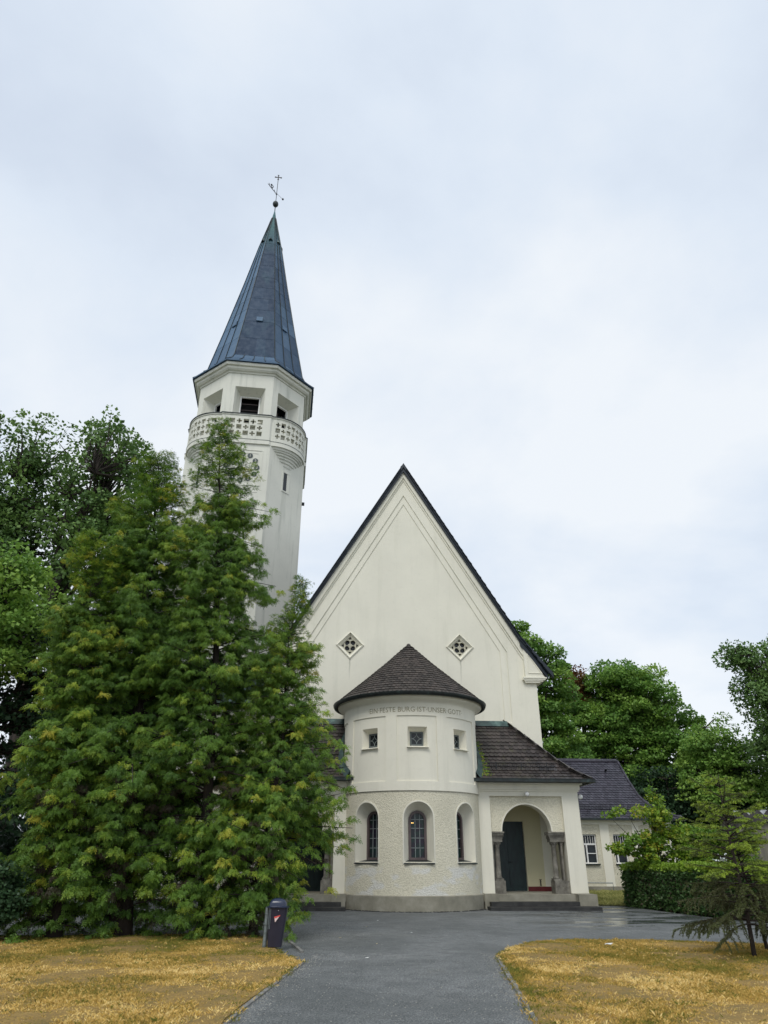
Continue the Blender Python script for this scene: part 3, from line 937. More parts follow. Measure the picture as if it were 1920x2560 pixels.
# ------------------------------------------------------------------ porches
PF = 27.64
def profile_roof():
    # (distance in from the eave, z) bell-cast lean-to
    return [(0, 4.24), (0.55, 4.58), (1.1, 5.05), (2.78, 6.76)]
for s in (1, -1):
    X = lambda x: XC + s * x
    def bx(b, x0, x1, y0, y1, z0, z1, tint=None):
        a, c = sorted((X(x0), X(x1))); b.box(a, c, y0, y1, z0, z1, tint)
    mp = lambda u, v, d: (X(u), d, v)
    side = 'right' if s > 0 else 'left'
    b = MB()
    # panel with the arch, set back between the pillars
    arc = [(3.33, 2.48), (4.28 - .95, 2.48)]
    ac = []
    for i in range(25):
        t = PI * i / 24
        ac.append((4.28 - .95 * math.cos(t), 2.48 + .95 * math.sin(t)))
    poly = [(2.90, 2.46)] + [(3.33, 2.46)] + ac[0:] + [(5.23, 2.46), (5.72, 2.46), (5.72, 3.72), (2.90, 3.72)]
    b.plate(poly, [], PF + .11, PF + .58, mp)
    pw = ch(b, 'porch_wall', 'roughcast')
    b = MB()
    bx(b, 2.30, 2.92, PF, PF + .70, 0.46, 3.86)
    bx(b, 5.70, 6.34, PF, PF + .70, 0.46, 3.86)
    bx(b, 2.92, 5.70, PF, PF + .70, 3.70, 3.86)
    # arch lining (smooth, a hair proud)
    inner = [(4.28 - .935 * math.cos(PI * i / 24), 2.48 + .935 * math.sin(PI * i / 24)) for i in range(25)]
    outer = [(4.28 - .985 * math.cos(PI * i / 24), 2.48 + .985 * math.sin(PI * i / 24)) for i in range(25)]
    for i in range(24):
        b.prism([outer[i], outer[i + 1], inner[i + 1], inner[i]], PF + .09, PF + .60, mp)
    # entablature
    bx(b, 2.25, 6.38, PF - .05, PF + .74, 3.86, 3.92)
    bx(b, 2.25, 6.42, PF - .10, PF + .78, 3.92, 4.10)
    bx(b, 2.25, 6.50, PF - .20, PF + .84, 4.10, 4.16)
    # outer side: wall with an arched opening
    mpy = lambda u, v, d: (X(d), u, v)
    ap = [(28.9 - .62, .44), (28.9 - .62, 2.3)] + [(28.9 - .62 * math.cos(PI * i / 16), 2.3 + .62 * math.sin(PI * i / 16)) for i in range(17)] + [(28.9 + .62, .44)]
    wl = [(PF + .70, .44)] + ap[0:1] + ap[1:] + [(33.0, .44), (33.0, 4.1), (PF + .70, 4.1)]
    b.plate(wl, [], 6.0, 6.32, mpy)
    pl = ch(b, 'pillar', 'plaster', pw)
    b = MB()
    bx(b, 2.25, 6.34, PF + .74, 29.99, 4.0, 4.08)
    ch(b, 'ceiling', 'plaster', pw)
    for xa, xb, cxm in ((2.925, 3.41, 3.15), (5.07, 5.695, 5.29)):
        b = MB()
        bx(b, xa, xb, PF + .06, PF + .62, 2.42, 2.475)
        bx(b, xa, xb - (0.03 if cxm < 4 else 0), PF + .09, PF + .60, 2.36, 2.42)
        for j in range(9):      # dentil course
            xx = xa + .02 + j * (xb - xa - .04) / 9
            bx(b, xx, xx + .03, PF + .10, PF + .14, 2.31, 2.36)
        bx(b, xa + (0 if cxm < 4 else .05), xb - (0.06 if cxm < 4 else 0), PF + .14, PF + .58, 2.24, 2.36)
        bx(b, xa + (0 if cxm < 4 else .07), xb - (0.08 if cxm < 4 else 0), PF + .15, PF + .56, 2.13, 2.24)
        ch(b, 'impost', 'carved_stone', pw)
    for cxm, px0, px1 in ((3.15, 2.93, 3.34), (5.29, 5.16, 5.70)):
        b = MB()
        b.lathe([(.115, .93), (.13, .95), (.115, .98), (.098, 1.0), (.095, 1.4), (.085, 1.96), (.095, 1.97), (.10, 1.99), (.09, 2.01), (.11, 2.07), (.15, 2.11), (.155, 2.13)], (X(cxm), PF + .30, 0), 16)
        for kx_ in range(8):
            a = kx_ * PI / 4
            b.bar((X(cxm) + .10 * math.cos(a), PF + .30 + .10 * math.sin(a), 2.02), (X(cxm) + .145 * math.cos(a), PF + .30 + .145 * math.sin(a), 2.09), .035, .02)
        ch(b, 'column', 'carved_stone', pw, smooth=True, angle=50)
        b = MB()
        bx(b, px0, px1, PF + .08, PF + .62, .44, .86)
        bx(b, cxm - .15, cxm + .15, PF + .13, PF + .47, .86, .93)
        xe = 2.96 if cxm < 4 else 5.55
        bx(b, xe - .025, xe + .045, PF + .2, PF + .45, .86, 2.04)
        bx(b, xe - .035, xe + .07, PF + .18, PF + .47, 2.04, 2.13)
        ch(b, 'pedestal', 'carved_stone', pw)
    # floor, steps, plinth
    b = MB()
    bx(b, 2.2, 6.3, 27.28, 29.99, 0.23, .44)
    bx(b, 5.72, 6.38, 26.9, 27.63, -0.02, .459)
    bx(b, 6.30, 6.38, 27.63, 33, -.02, .459)
    bx(b, 2.45, 2.93, 27.2, 27.63, -0.02, .462)
    ch(b, 'porch_floor', 'plinth_stone', pw)
    b = MB()
    bx(b, 2.6, 5.719, 26.85, 27.9, 0.105, .229)
    bx(b, 2.45, 6.30, 26.30, 26.89, -0.02, .104)
    ch(b, 'steps', 'dark_stone', pw)
    # roof
    b = MB()
    prof = profile_roof()
    YE = 27.22; XE = 6.82
    # hip corner goes from (XE,YE) to (4.34, 30) in plan: x = XE - d * 2.6/2.78
    hx = lambda d: XE - d * 2.48 / 2.78
    # under-sheet
    for i in range(len(prof) - 1):
        (d0, z0), (d1, z1) = prof[i], prof[i + 1]
        b.add([(X(1.9), YE + d0, z0), (X(hx(d0)), YE + d0, z0), (X(hx(d1)), YE + d1, z1), (X(1.9), YE + d1, z1)], [(0, 1, 2, 3)], .1)
        b.add([(X(hx(d0)), YE + d0, z0), (X(hx(d0)), 34, z0), (X(hx(d1)), 34, z1), (X(hx(d1)), YE + d1, z1)], [(0, 1, 2, 3)], .1)
    b.add([(X(1.9), YE, 4.23), (X(XE), YE, 4.23), (X(XE), 34, 4.23), (X(6.2), 34, 4.17), (X(6.2), 27.9, 4.17), (X(1.9), 27.9, 4.17)], [(0, 1, 2, 3, 4, 5)], .1)
    def xl_(d):
        y = YE + d; h = RU * RU - (y - YC) ** 2
        return XC + (math.sqrt(h) if h > 0 else 0) + 0.10
    if s > 0: tile_roof(b, prof, lambda d: max(xl_(d), XC + 2.2), lambda d: XC + hx(d) - .12, org=(0, YE), seed=21, exp=.225, w=.185)
    else: tile_roof(b, prof, lambda d: XC - hx(d) + .10, lambda d: min(2 * XC - xl_(d), XC - 2.2) - .05, org=(0, YE), seed=22, exp=.225, w=.185)
    prs = [(d * 2.48 / 2.78, z) for d, z in prof]
    tile_roof(b, prs, lambda d: YE + d * 2.78 / 2.48 + .1, lambda d: 33.9, axis='y', flip=-s, org=(X(XE), 0), seed=23, exp=.225, w=.185)
    pr_ = ch(b, 'porch_roof', 'tile_porch')
    b = MB()
    for i in range(len(prof) - 1):
        (d0, z0), (d1, z1) = prof[i], prof[i + 1]
        ridge_tiles(b, (X(hx(d0)), YE + d0, z0 + .05), (X(hx(d1)), YE + d1, z1 + .05), .07, .30)
    ch(b, 'hip_ridge', 'tile_porch', pr_)
    b = MB()
    # copper capping on the wall, flashing against the drum
    b.prism([(29.80, 6.60), (29.905, 6.84), (29.905, 6.60)], 1.9, 4.36, lambda u, v, d: (X(d), u - .0, v + .02))
    b.add([(X(1.9), 29.76, 6.62), (X(4.42), 29.76, 6.62), (X(4.34), 29.9, 6.86), (X(1.9), 29.9, 6.86)], [(0, 1, 2, 3)])
    def rz(y):
        d = y - YE
        for i in range(len(prof) - 1):
            if d <= prof[i + 1][0]: break
        (d0, z0), (d1, z1) = prof[i], prof[i + 1]
        return z0 + (z1 - z0) * (d - d0) / (d1 - d0)
    low, upp, outr, outl = [], [], [], []
    for i in range(16):
        y = YE + .0 + i * (29.9 - YE) / 15
        h = max(0.0, (RU + .015) ** 2 - (y - YC) ** 2); xx = math.sqrt(h)
        nx, ny = xx / (RU + .015), (y - YC) / (RU + .015)
        z = rz(y)
        low.append((X(xx), y, z - .02)); upp.append((X(xx), y, z + .26))
        outr.append((X(xx + .10), y + .0, z + .13)); outl.append((X(xx + .20), y, z + .03))
    b.loft([low, upp, outr, outl], closed=False)
    fl_ = ch(b, 'flashing', 'green_copper', pr_)
    b = MB()
    gp = [(X(2.22), YE - .05, 4.22), (X(XE + .06), YE - .05, 4.22), (X(XE + .06), 33.9, 4.22)]
    for i in range(2):
        a = Vector(gp[i]); c = Vector(gp[i + 1])
        b.bar(a, c, .13, .11); b.bar(a + Vector((0, 0, .055)), c + Vector((0, 0, .055)), .15, .02)
    b.box(*sorted((X(2.35), X(6.6))), YE + .02, YE + .24, 4.155, 4.225)
    ch(b, 'gutter', 'dark_copper', pr_)
    # snow guard
    b = MB()
    ys = 27.83; z0 = rz(ys) + .05
    for zz in (z0, z0 + .12, z0 + .24): b.tube([(X(2.98), ys, zz), (X(5.65), ys, zz)], .010, 5)
    n = 38
    for i in range(n + 1):
        xx = 2.98 + i * 2.67 / n
        b.tube([(X(xx), ys, z0), (X(xx), ys, z0 + .24)], .006, 4)
    for xx in (3.3, 4.3, 5.3): b.bar((X(xx), ys - .04, z0 - .16), (X(xx), ys, z0 + .26), .03, .02)
    ch(b, 'snow_guard', 'iron', pr_)
    if s > 0:
        b = MB(); rm = random.Random(9)
        for i in range(420):
            y = rm.uniform(27.4, 29.1); xx = math.sqrt(max(0, RU ** 2 - (y - YC) ** 2)) + .18 + abs(rm.gauss(0, .13)) * (1.3 if y < 28.2 else .7)
            if rm.random() < .3 and y > 28.0: continue
            r_ = rm.uniform(.015, .04); z = rz(y) + .035
            b.lathe([(r_, -.01), (r_ * .8, r_ * .4), (0, r_ * .6)], (X(xx), y, z), 6, tint=rm.random())
        ch(b, 'moss', 'moss' if 'moss' in M else 'maple_leaf', pr_)
    # door in the back wall
    d = empty('door', (s * 3.98, 0.15, .44)); d.parent = church
    dn_ = Vector((X(3.98), 30.15, .44))
    b = MB(); bx(b, 3.25, 4.72, 30.12, 30.2, .44, 2.92)
    for zz in (.62, 1.4, 2.15):
        for xx in (3.36, 4.06): bx(b, xx, xx + .56, 30.095, 30.12, zz, zz + .60)
    o = b.build('leaf', M['door_paint']); o.parent = d; o.location = -dn_
    b = MB(); b.tube([(X(4.05), 30.09, 1.45), (X(4.05), 30.04, 1.45), (X(4.18), 30.04, 1.45)], .012, 6)
    o = b.build('handle', M['iron']); o.parent = d; o.location = -dn_
    b = MB(); bx(b, 4.725, 5.98, 29.95, 29.968, .44, .60); ch(b, 'skirting', 'red_tile', pw)
    b = MB(); bx(b, 2.4, 3.245, 29.95, 29.968, .44, .60); ch(b, 'skirting', 'red_tile', pw)
    b = MB(); bx(b, 2.2, 6.0, 29.975, 29.991, .60, 2.1)
    b = MB(); bx(b, 4.72, 6.0, 29.972, 29.99, .44, 4.0); bx(b, 2.2, 3.25, 29.972, 29.99, .44, 4.0); bx(b, 3.25, 4.72, 29.972, 29.99, 2.92, 4.0)
    ch(b, 'back_wall', 'porch_inner', pw)
    if s > 0:
        for name, lx, ly, lz, bt in (('wall_lamp', X(4.34), PF - .13, 3.76, (X(4.34), PF - .0, 3.80)), ('wall_lamp', X(6.46), PF + .04, 3.69, (X(6.32), PF + .1, 3.74))):
            la = empty(name, (lx - XC, ly - G, lz)); la.parent = church
            b = MB(); r_ = .088
            b.lathe([(r_ * math.sin(PI * i / 12), -r_ * math.cos(PI * i / 12)) for i in range(13)], (0, 0, 0), 18)
            o = b.build('globe', M['lamp_globe'], None, True); o.parent = la
            b = MB(); b.tube([(bt[0] - lx, bt[1] - ly, bt[2] - lz), (0, 0, .03)], .035, 8)
            o = b.build('bracket', M['galvanised']); o.parent = la
        b = MB()
        b.tube([(X(5.22), 29.93, .62), (X(5.22), 29.93, .84)], .02, 6); b.tube([(X(5.22), 29.93, .78), (X(5.22), 29.86, .78)], .015, 6); b.tube([(X(5.17), 29.9, .84), (X(5.27), 29.9, .84)], .012, 6)
        ch(b, 'water_tap', 'iron')
        b = MB(); bx(b, 5.985, 5.995, 28.6, 28.9, 1.55, 2.05)
    else:
        b = MB(); bx(b, 2.62, 2.95, 29.94, 29.97, 1.75, 2.0); po = ch(b, 'poster', 'poster_yellow')
        b = MB(); bx(b, 2.66, 2.91, 29.925, 29.939, 1.88, 1.98); bx(b, 2.70, 2.80, 29.925, 29.939, 1.78, 1.85)
        ch(b, 'printed_area', 'poster_orange', po)
# low wing behind the trees on the left, between porch and tower
b = MB()
b.box(-9.5, -3.45, 34.2, 38, 0, 8.2)
lw_ = ch(b, 'side_wing', 'plaster')
b = MB()
b.prism([(33.8, 8.2), (36.1, 10.6), (38.4, 8.2)], -9.9, -2.9, lambda u, v, d: (d, u, v))
ch(b, 'wing_roof', 'green_copper', lw_)

# ------------------------------------------------------------------ BELL TOWER (own axes, turned a few degrees)
TX, TY = -6.62, 40.0
tower = empty('bell_tower', (TX, TY, 0), R(4.0), 'tall pale chamfered bell tower with pierced balcony and pointed dark copper spire behind the conifers', 'tower')
def tb(b, name, mat, parent=None, smooth=False, angle=None):
    return b.build(name, M[mat] if isinstance(mat, str) else mat, parent or tower, smooth, angle)
def octa(a, h):       # apothem a, half width of cardinal faces h (chamfered square)
    return [(-h, -a), (h, -a), (a, -h), (a, h), (h, a), (-h, a), (-a, h), (-a, -h)]
def ring(a, h, z): return [(x, y, z) for x, y in octa(a, h)]
SA, SH = 3.78, 1.62
b = MB()
b.loft([ring(SA + .1, SH + .04, 0), ring(SA + .1, SH + .04, 1.2), ring(SA, SH, 1.25), ring(SA, SH, 24.45)])
shaft = tb(b, 'shaft', 'tower_plaster')
# edge strips on the chamfer arrises
b = MB()
for (x, y) in octa(SA, SH)[1:3]:
    pass
# slit windows on diagonal faces, one with a small ledge
for (ax, s_) in ((45, 1), (-45, -1)):
    T = R(ax); nrm = Vector((math.sin(T), -math.cos(T), 0)); rx = Vector((math.cos(T), math.sin(T), 0))
    dist = (SA + SH) / math.sqrt(2)
    def fm(u, v, d): return nrm * (dist - d) + rx * u + Vector((0, 0, v))
    b = MB()
    b.plate([(-.33, 21.75), (.33, 21.75), (.33, 23.2), (-.33, 23.2)], [[(-.23, 21.85), (.23, 21.85), (.23, 23.1), (-.23, 23.1)]], -.03, .0, fm)
    sw_ = tb(b, 'slit_window', 'tower_plaster')
    b = MB(); b.plate([(-.23, 21.85), (.23, 21.85), (.23, 23.1), (-.23, 23.1)], [], -.004, .0, fm, side=False, back=False)
    tb(b, 'pane', 'dark_glass', sw_)
    b = MB(); b.plate([(-.23, 21.85), (-.02, 21.85), (-.02, 23.1), (-.23, 23.1)] if s_ < 0 else [(.08, 21.85), (.23, 21.85), (.23, 23.1), (.08, 23.1)], [], -.012, .0, fm)
    tb(b, 'reveal', 'tower_plaster', sw_)
# clock: square sunk panel with round discs bearing numerals
def ffront(u, v, d): return Vector((u, -SA + d, v))
b = MB()
pq = lambda h0, z0, z1: [(-h0, z0), (h0, z0), (h0, z1), (-h0, z1)]
b.plate(pq(1.22, 21.50, 24.02), [pq(1.17, 21.55, 23.97)], -.03, 0, ffront)
b.plate(pq(1.0, 21.80, 23.80), [pq(0.96, 21.84, 23.76)], -.02, 0, ffront)
cf = tb(b, 'clock_face', 'tower_plaster')
for i in range(1, 13):
    a = R(90 - 30 * i); cx = .93 * math.cos(a); cz_ = 22.78 + .93 * math.sin(a)
    b = MB(); b.plate(circ(cx, cz_, .165, 20), [], -.04, -.001, ffront)
    V, F = text_mesh(str(i), .26)
    mxx = (max(v[0] for v in V) + min(v[0] for v in V)) / 2; myy = (max(v[1] for v in V) + min(v[1] for v in V)) / 2
    d_ = tb(b, 'numeral_disc', 'disc_dark', cf)
    b = MB(); b.add([ffront(cx + v[0] - mxx, cz_ + v[1] - myy, -.046) for v in V], F)
    d2 = b.build('numeral', M['numeral_gold'], cf)
b = MB()
b.bar(ffront(0, 22.78, -.07), ffront(-.35, 23.1, -.07), .06, .02, up=(0, 1, 0)); b.bar(ffront(0, 22.78, -.09), ffront(.1, 23.5, -.09), .05, .02, up=(0, 1, 0))
tb(b, 'clock_hand', 'disc_dark', cf)
# balcony: flat on the cardinal faces, bulging in an arc over the chamfers
def balcony_path(off=0.0, n=14):
    """closed plan outline going round, with arcs over the diagonals"""
    pts = []
    base = octa(SA + .04, SH - .12)
    for q in range(4):
        T = q * PI / 2
        c_, s_ = math.cos(T), math.sin(T)
        rot = lambda x, y: (x * c_ - y * s_, x * s_ + y * c_)
        A = (-(SH - .12) , -(SA + .04)); B = ((SH - .12), -(SA + .04)); Cc = ((SA + .04), -(SH - .12))
        pts.append(rot(*A))
        pts.append(rot(*B))
        mid = ((B[0] + Cc[0]) / 2, (B[1] + Cc[1]) / 2); ch_ = math.hypot(Cc[0] - B[0], Cc[1] - B[1])
        inset = .16
        dirv = ((Cc[0] - B[0]) / ch_, (Cc[1] - B[1]) / ch_); nv = (dirv[1], -dirv[0])
        half = ch_ / 2 - inset; sag = .62
        rad = (half * half + sag * sag) / (2 * sag); ph = math.asin(half / rad)
        for i in range(n + 1):
            t = -ph + 2 * ph * i / n
            x = mid[0] + dirv[0] * rad * math.sin(t) + nv[0] * (rad * math.cos(t) - rad + sag)
            y = mid[1] + dirv[1] * rad * math.sin(t) + nv[1] * (rad * math.cos(t) - rad + sag)
            pts.append(rot(x, y))
    return pts
def offset_path(pts, d):
    n = len(pts); o = []
    for i in range(n):
        a = Vector(pts[i - 1]); p = Vector(pts[i]); c_ = Vector(pts[(i + 1) % n])
        d1 = (p - a).normalized(); d2 = (c_ - p).normalized()
        n1 = Vector((d1.y, -d1.x)); n2 = Vector((d2.y, -d2.x)); nn = (n1 + n2)
        nn = nn / max(.6, (nn.length ** 2) / 2)
        o.append((p.x + nn.x * d, p.y + nn.y * d))
    return o
bp = balcony_path()
def band(b, d0, d1, z0, z1, t=None):
    o_ = offset_path(bp, d0); i_ = offset_path(bp, d1)
    b.loft([[(x, y, z0) for x, y in i_], [(x, y, z0) for x, y in o_], [(x, y, z1) for x, y in o_], [(x, y, z1) for x, y in i_], [(x, y, z0) for x, y in i_]], tint=t)
b = MB()
band(b, .06, -.5, 24.44, 24.72); band(b, .00, -.22, 24.72, 24.98); band(b, 0.0, -.22, 26.38, 26.50); band(b, .05, -.26, 26.50, 26.575)
# pierced parapet zone 24.98 .. 26.38 : walk the path, cut a cell pattern
P2 = [Vector(p) for p in bp]; P2i = [Vector(p) for p in offset_path(bp, -.20)]
cum = [0.0]
for i in range(len(P2)): cum.append(cum[-1] + (P2[(i + 1) % len(P2)] - P2[i]).length)
def onpath(t, inner):
    t = t % cum[-1]
    for i in range(len(P2)):
        if t <= cum[i + 1] + 1e-9: break
    f_ = (t - cum[i]) / max(1e-9, cum[i + 1] - cum[i])
    A = (P2i if inner else P2)
    return A[i].lerp(A[(i + 1) % len(P2)], f_)
n_in = 17
cells_u = []; 
spans = []      # (start,end,columns) arcs and flats
per = 2 + 15
for q in range(4):
    i0 = q * per
    spans.append((cum[i0], cum[i0 + 1], 5, q % 2 == 0)); spans.append((cum[i0 + 2], cum[i0 + 16], 8, True))
zrow = [25.02, 25.14, 25.26, 25.38, 25.46, 25.58, 25.70, 25.82, 25.90, 26.02, 26.14, 26.26, 26.38]
zb0 = [24.98] + zrow
def quad_cell(b, u0, u1, z0, z1):
    a, c = onpath(u0, False), onpath(u1, False); ai, ci = onpath(u0, True), onpath(u1, True)
    b.add([(a.x, a.y, z0), (c.x, c.y, z0), (c.x, c.y, z1), (a.x, a.y, z1), (ai.x, ai.y, z0), (ci.x, ci.y, z0), (ci.x, ci.y, z1), (ai.x, ai.y, z1)],
          [(0, 1, 2, 3), (5, 4, 7, 6), (0, 4, 5, 1), (3, 2, 6, 7), (1, 5, 6, 2), (0, 3, 7, 4)])
last = 0.0
def solid(b, a, c):
    n = max(1, int((c - a) / .25))
    for i in range(n): quad_cell(b, a + (c - a) * i / n, a + (c - a) * (i + 1) / n, 24.98, 26.38)
rows = [(25.03, 25.37), (25.47, 25.81), (25.91, 26.25)]
for (a, c, ncol, pierced) in spans:
    if a > last + 1e-6: solid(b, last, a)
    if not pierced: solid(b, a, c); last = c; continue
    mrg = .42 if ncol == 5 else .20; W_ = (c - a - 2 * mrg) / ncol
    solid(b, a, a + mrg)
    for j in range(ncol):
        u0 = a + mrg + j * W_; u1 = u0 + W_; m_ = (u0 + u1) / 2; hw = min(.165, W_ * .41)
        # side posts
        quad_cell(b, u0, m_ - hw, 24.98, 26.38); quad_cell(b, m_ + hw, u1, 24.98, 26.38)
        zprev = 24.98
        for ri, (z0, z1) in enumerate(rows):
            quad_cell(b, m_ - hw, m_ + hw, zprev, z0)
            if (j + ri + (1 if ncol == 5 else 0)) % 2 == 0:     # cross opening: fill the corners
                t_ = hw / 3; zt1 = z0 + (z1 - z0) / 3; zt2 = z0 + 2 * (z1 - z0) / 3
                for (ua, ub) in ((m_ - hw, m_ - t_), (m_ + t_, m_ + hw)):
                    quad_cell(b, ua, ub, z0, zt1); quad_cell(b, ua, ub, zt2, z1)
            zprev = z1
        quad_cell(b, m_ - hw, m_ + hw, zprev, 26.38)
    solid(b, c - mrg, c); last = c
solid(b, last, cum[-1])
par = tb(b, 'balcony_parapet', 'tower_plaster')
b = MB(); band(b, .09, -.30, 26.575, 26.63)
tb(b, 'coping', 'dark_copper', par)
b = MB(); band(b, .075, .02, 24.72, 24.745)
tb(b, 'drip_edge', 'dark_copper', par)
b = MB()
b.add([(x, y, 24.9) for x, y in offset_path(bp, -.1)], [tuple(range(len(bp)))])
tb(b, 'balcony_floor', 'concrete', par)
# corbel rings under the arcs
for q in range(4):
    T = q * PI / 2; c_, s_ = math.cos(T), math.sin(T)
    B = (SH - .12, -(SA)); Cc = (SA, -(SH - .12))
    mid = Vector(((B[0] + Cc[0]) / 2, (B[1] + Cc[1]) / 2)); chv = Vector((Cc[0] - B[0], Cc[1] - B[1])); cl = chv.length; dirv = chv / cl; nv = Vector((dirv.y, -dirv.x))
    b = MB()
    prof = [(1.0, 24.44), (.97, 24.30), (.90, 24.26), (.90, 24.20), (.80, 24.14), (.80, 24.06), (.70, 24.0), (.68, 23.90), (.58, 23.84), (.56, 23.72), (.46, 23.66), (.42, 23.52), (.30, 23.44), (.22, 23.30), (.05, 23.2)]
    rings = []
    for f_, z in prof:
        half = (cl / 2 - .16) * f_; sag = .62 * (.25 + .75 * f_) * f_ + .0
        sag = max(sag, .01)
        rad = (half * half + sag * sag) / (2 * sag); ph = math.asin(min(1, half / rad)); rg = []
        for i in range(17):
            t = -ph + 2 * ph * i / 16
            p = mid + dirv * rad * math.sin(t) + nv * (rad * math.cos(t) - rad + sag)
            rg.append((p.x * c_ - p.y * s_, p.x * s_ + p.y * c_, z))
        rings.append(rg)
    b.loft(rings, closed=False)
    tb(b, 'corbel', 'tower_plaster', None, True, 25)
# belfry
BA = 3.50; BH = BA * math.tan(PI / 8)
b = MB()
wallz0, wallz1 = 24.9, 30.02
ops = []
for q in range(8):
    T = R(45 * q); nrm = Vector((math.sin(T), -math.cos(T), 0)); rx = Vector((math.cos(T), math.sin(T), 0))
    def fm(u, v, d, nrm=nrm, rx=rx): return nrm * (BA - d) + rx * u + Vector((0, 0, v))
    b.plate([(-BH, wallz0), (BH, wallz0), (BH, wallz1), (-BH, wallz1)], [[(-.97, 26.2), (.97, 26.2), (.97, 28.95), (-.97, 28.95)]], 0, .1, fm, side=False, back=False)
    def rr4(h, z0, z1, d): return [fm(-h, z0, d), fm(h, z0, d), fm(h, z1, d), fm(-h, z1, d)]
    b.loft([rr4(.97, 26.2, 28.95, 0), rr4(.62, 26.55, 28.66, .78)])
    ops.append(fm)
bw = tb(b, 'belfry_wall', 'tower_plaster')
b = MB()
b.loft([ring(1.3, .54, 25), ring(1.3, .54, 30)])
tb(b, 'shade_box', 'inner_dark')  # near-black box put in for the shade inside the belfry
for qi, fm in enumerate(ops):
    b = MB()
    b.plate([(-.65, 26.5), (.65, 26.5), (.65, 28.69), (-.65, 28.69)], [[(-.57, 26.57), (.57, 26.57), (.57, 28.61), (-.57, 28.61)]], .72, .84, fm)
    ow = tb(b, 'belfry_window', 'white_paint' )
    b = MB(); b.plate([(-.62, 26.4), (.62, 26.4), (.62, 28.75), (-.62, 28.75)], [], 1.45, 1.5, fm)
    tb(b, 'shade_sheet', 'inner_dark', ow)  # dark sheet behind the opening, interior shade put into its colour
    b = MB()
    if qi % 2 == 0:
        for z in (28.2, 27.72, 27.2, 26.7):
            b.prism([(z, .84), (z + .13, 1.06), (z + .10, 1.08), (z - .03, .86)], -.56, .56, lambda v, d, u: fm(u, v, d))
        tb(b, 'louvre', 'louvre_wood', ow)
    else:
        b.tube([fm(-.49, 28.3, 1.08), fm(.49, 26.7, 1.08)], .03, 6); b.tube([fm(.49, 28.3, 1.08), fm(-.49, 26.7, 1.08)], .03, 6); b.tube([fm(.1, 28.38, 1.1), fm(.1, 26.6, 1.1)], .02, 6)
        b.bar(fm(-.5, 27.5, 1.2), fm(.5, 27.5, 1.2), .06, .06)
        tb(b, 'bracing', 'louvre_wood', ow)
# cornice under the spire
t8 = math.tan(PI / 8)
b = MB()
def r8(a, z): return ring(a, a * t8, z)
b.loft([r8(3.48, 29.98), r8(3.56, 29.98), r8(3.60, 30.08), r8(3.70, 30.10), r8(3.80, 30.20), r8(3.82, 30.34), r8(3.94, 30.36), r8(3.97, 30.42), r8(3.97, 30.60), r8(3.4, 30.62)])
tb(b, 'cornice', 'tower_plaster')
# spire: panels with raised seams
b = MB()
SPR = [(4.10, 30.58), (4.10, 30.66), (3.72, 31.02), (3.42, 31.35), (3.24, 31.75), (2.55, 35.4), (1.62, 40.6), (0.88, 45.0), (0.42, 47.4), (0.16, 48.8), (0.035, 49.75)]
rs = random.Random(4)
b.loft([r8(3.9, 30.56), r8(4.10, 30.58)], tint=.2)
for q in range(8):
    T = R(45 * q); nrm = Vector((math.sin(T), -math.cos(T), 0)); rx = Vector((math.cos(T), math.sin(T), 0))
    # vertical strips of constant number per face (3), with horizontal laps
    nstrip = 4 if q % 2 == 0 else 3
    for j in range(nstrip):
        for i in range(len(SPR) - 1):
            (a0, z0), (a1, z1) = SPR[i], SPR[i + 1]
            m_ = max(1, int((z1 - z0) / 1.3))
            for k_ in range(m_):
                aa, za = a0 + (a1 - a0) * k_ / m_, z0 + (z1 - z0) * k_ / m_
                ab, zb_ = a0 + (a1 - a0) * (k_ + 1) / m_, z0 + (z1 - z0) * (k_ + 1) / m_
                u0, u1 = -1 + 2 * j / nstrip, -1 + 2 * (j + 1) / nstrip
                lap = .008
                vs = [nrm * (aa + lap) + rx * (u0 * aa * t8) + Vector((0, 0, za)), nrm * (aa + lap) + rx * (u1 * aa * t8) + Vector((0, 0, za)),
                      nrm * ab + rx * (u1 * ab * t8) + Vector((0, 0, zb_)), nrm * ab + rx * (u0 * ab * t8) + Vector((0, 0, zb_)),
                      nrm * (aa) + rx * (u0 * aa * t8) + Vector((0, 0, za)), nrm * (aa) + rx * (u1 * aa * t8) + Vector((0, 0, za))]
                bt = {0: .04, 1: .42, 7: .85}.get(q, .3)  # tone painted per facet: sheen on the left one, front kept dark
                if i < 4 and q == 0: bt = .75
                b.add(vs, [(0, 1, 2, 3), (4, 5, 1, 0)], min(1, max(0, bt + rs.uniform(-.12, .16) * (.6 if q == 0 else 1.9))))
spire = tb(b, 'spire', 'spire_copper')
b = MB()
for q in range(8):
    T = R(45 * q); nrm = Vector((math.sin(T), -math.cos(T), 0)); rx = Vector((math.cos(T), math.sin(T), 0))
    nstrip = 4 if q % 2 == 0 else 3
    for j in range(0 if True else 1, nstrip + 0):
        u0 = -1 + 2 * j / nstrip
        if q == 0 and 0 < j: 
            rng_i = range(1, 4)
        else: rng_i = range(1, len(SPR) - 2)
        for i in rng_i:
            (a0, z0), (a1, z1) = SPR[i], SPR[i + 1]
            p = nrm * a0 + rx * (u0 * a0 * t8) + Vector((0, 0, z0)); q_ = nrm * a1 + rx * (u0 * a1 * t8) + Vector((0, 0, z1))
            b.bar(p, q_, .035, .10, up=nrm)
tb(b, 'seam', 'dark_copper', spire)
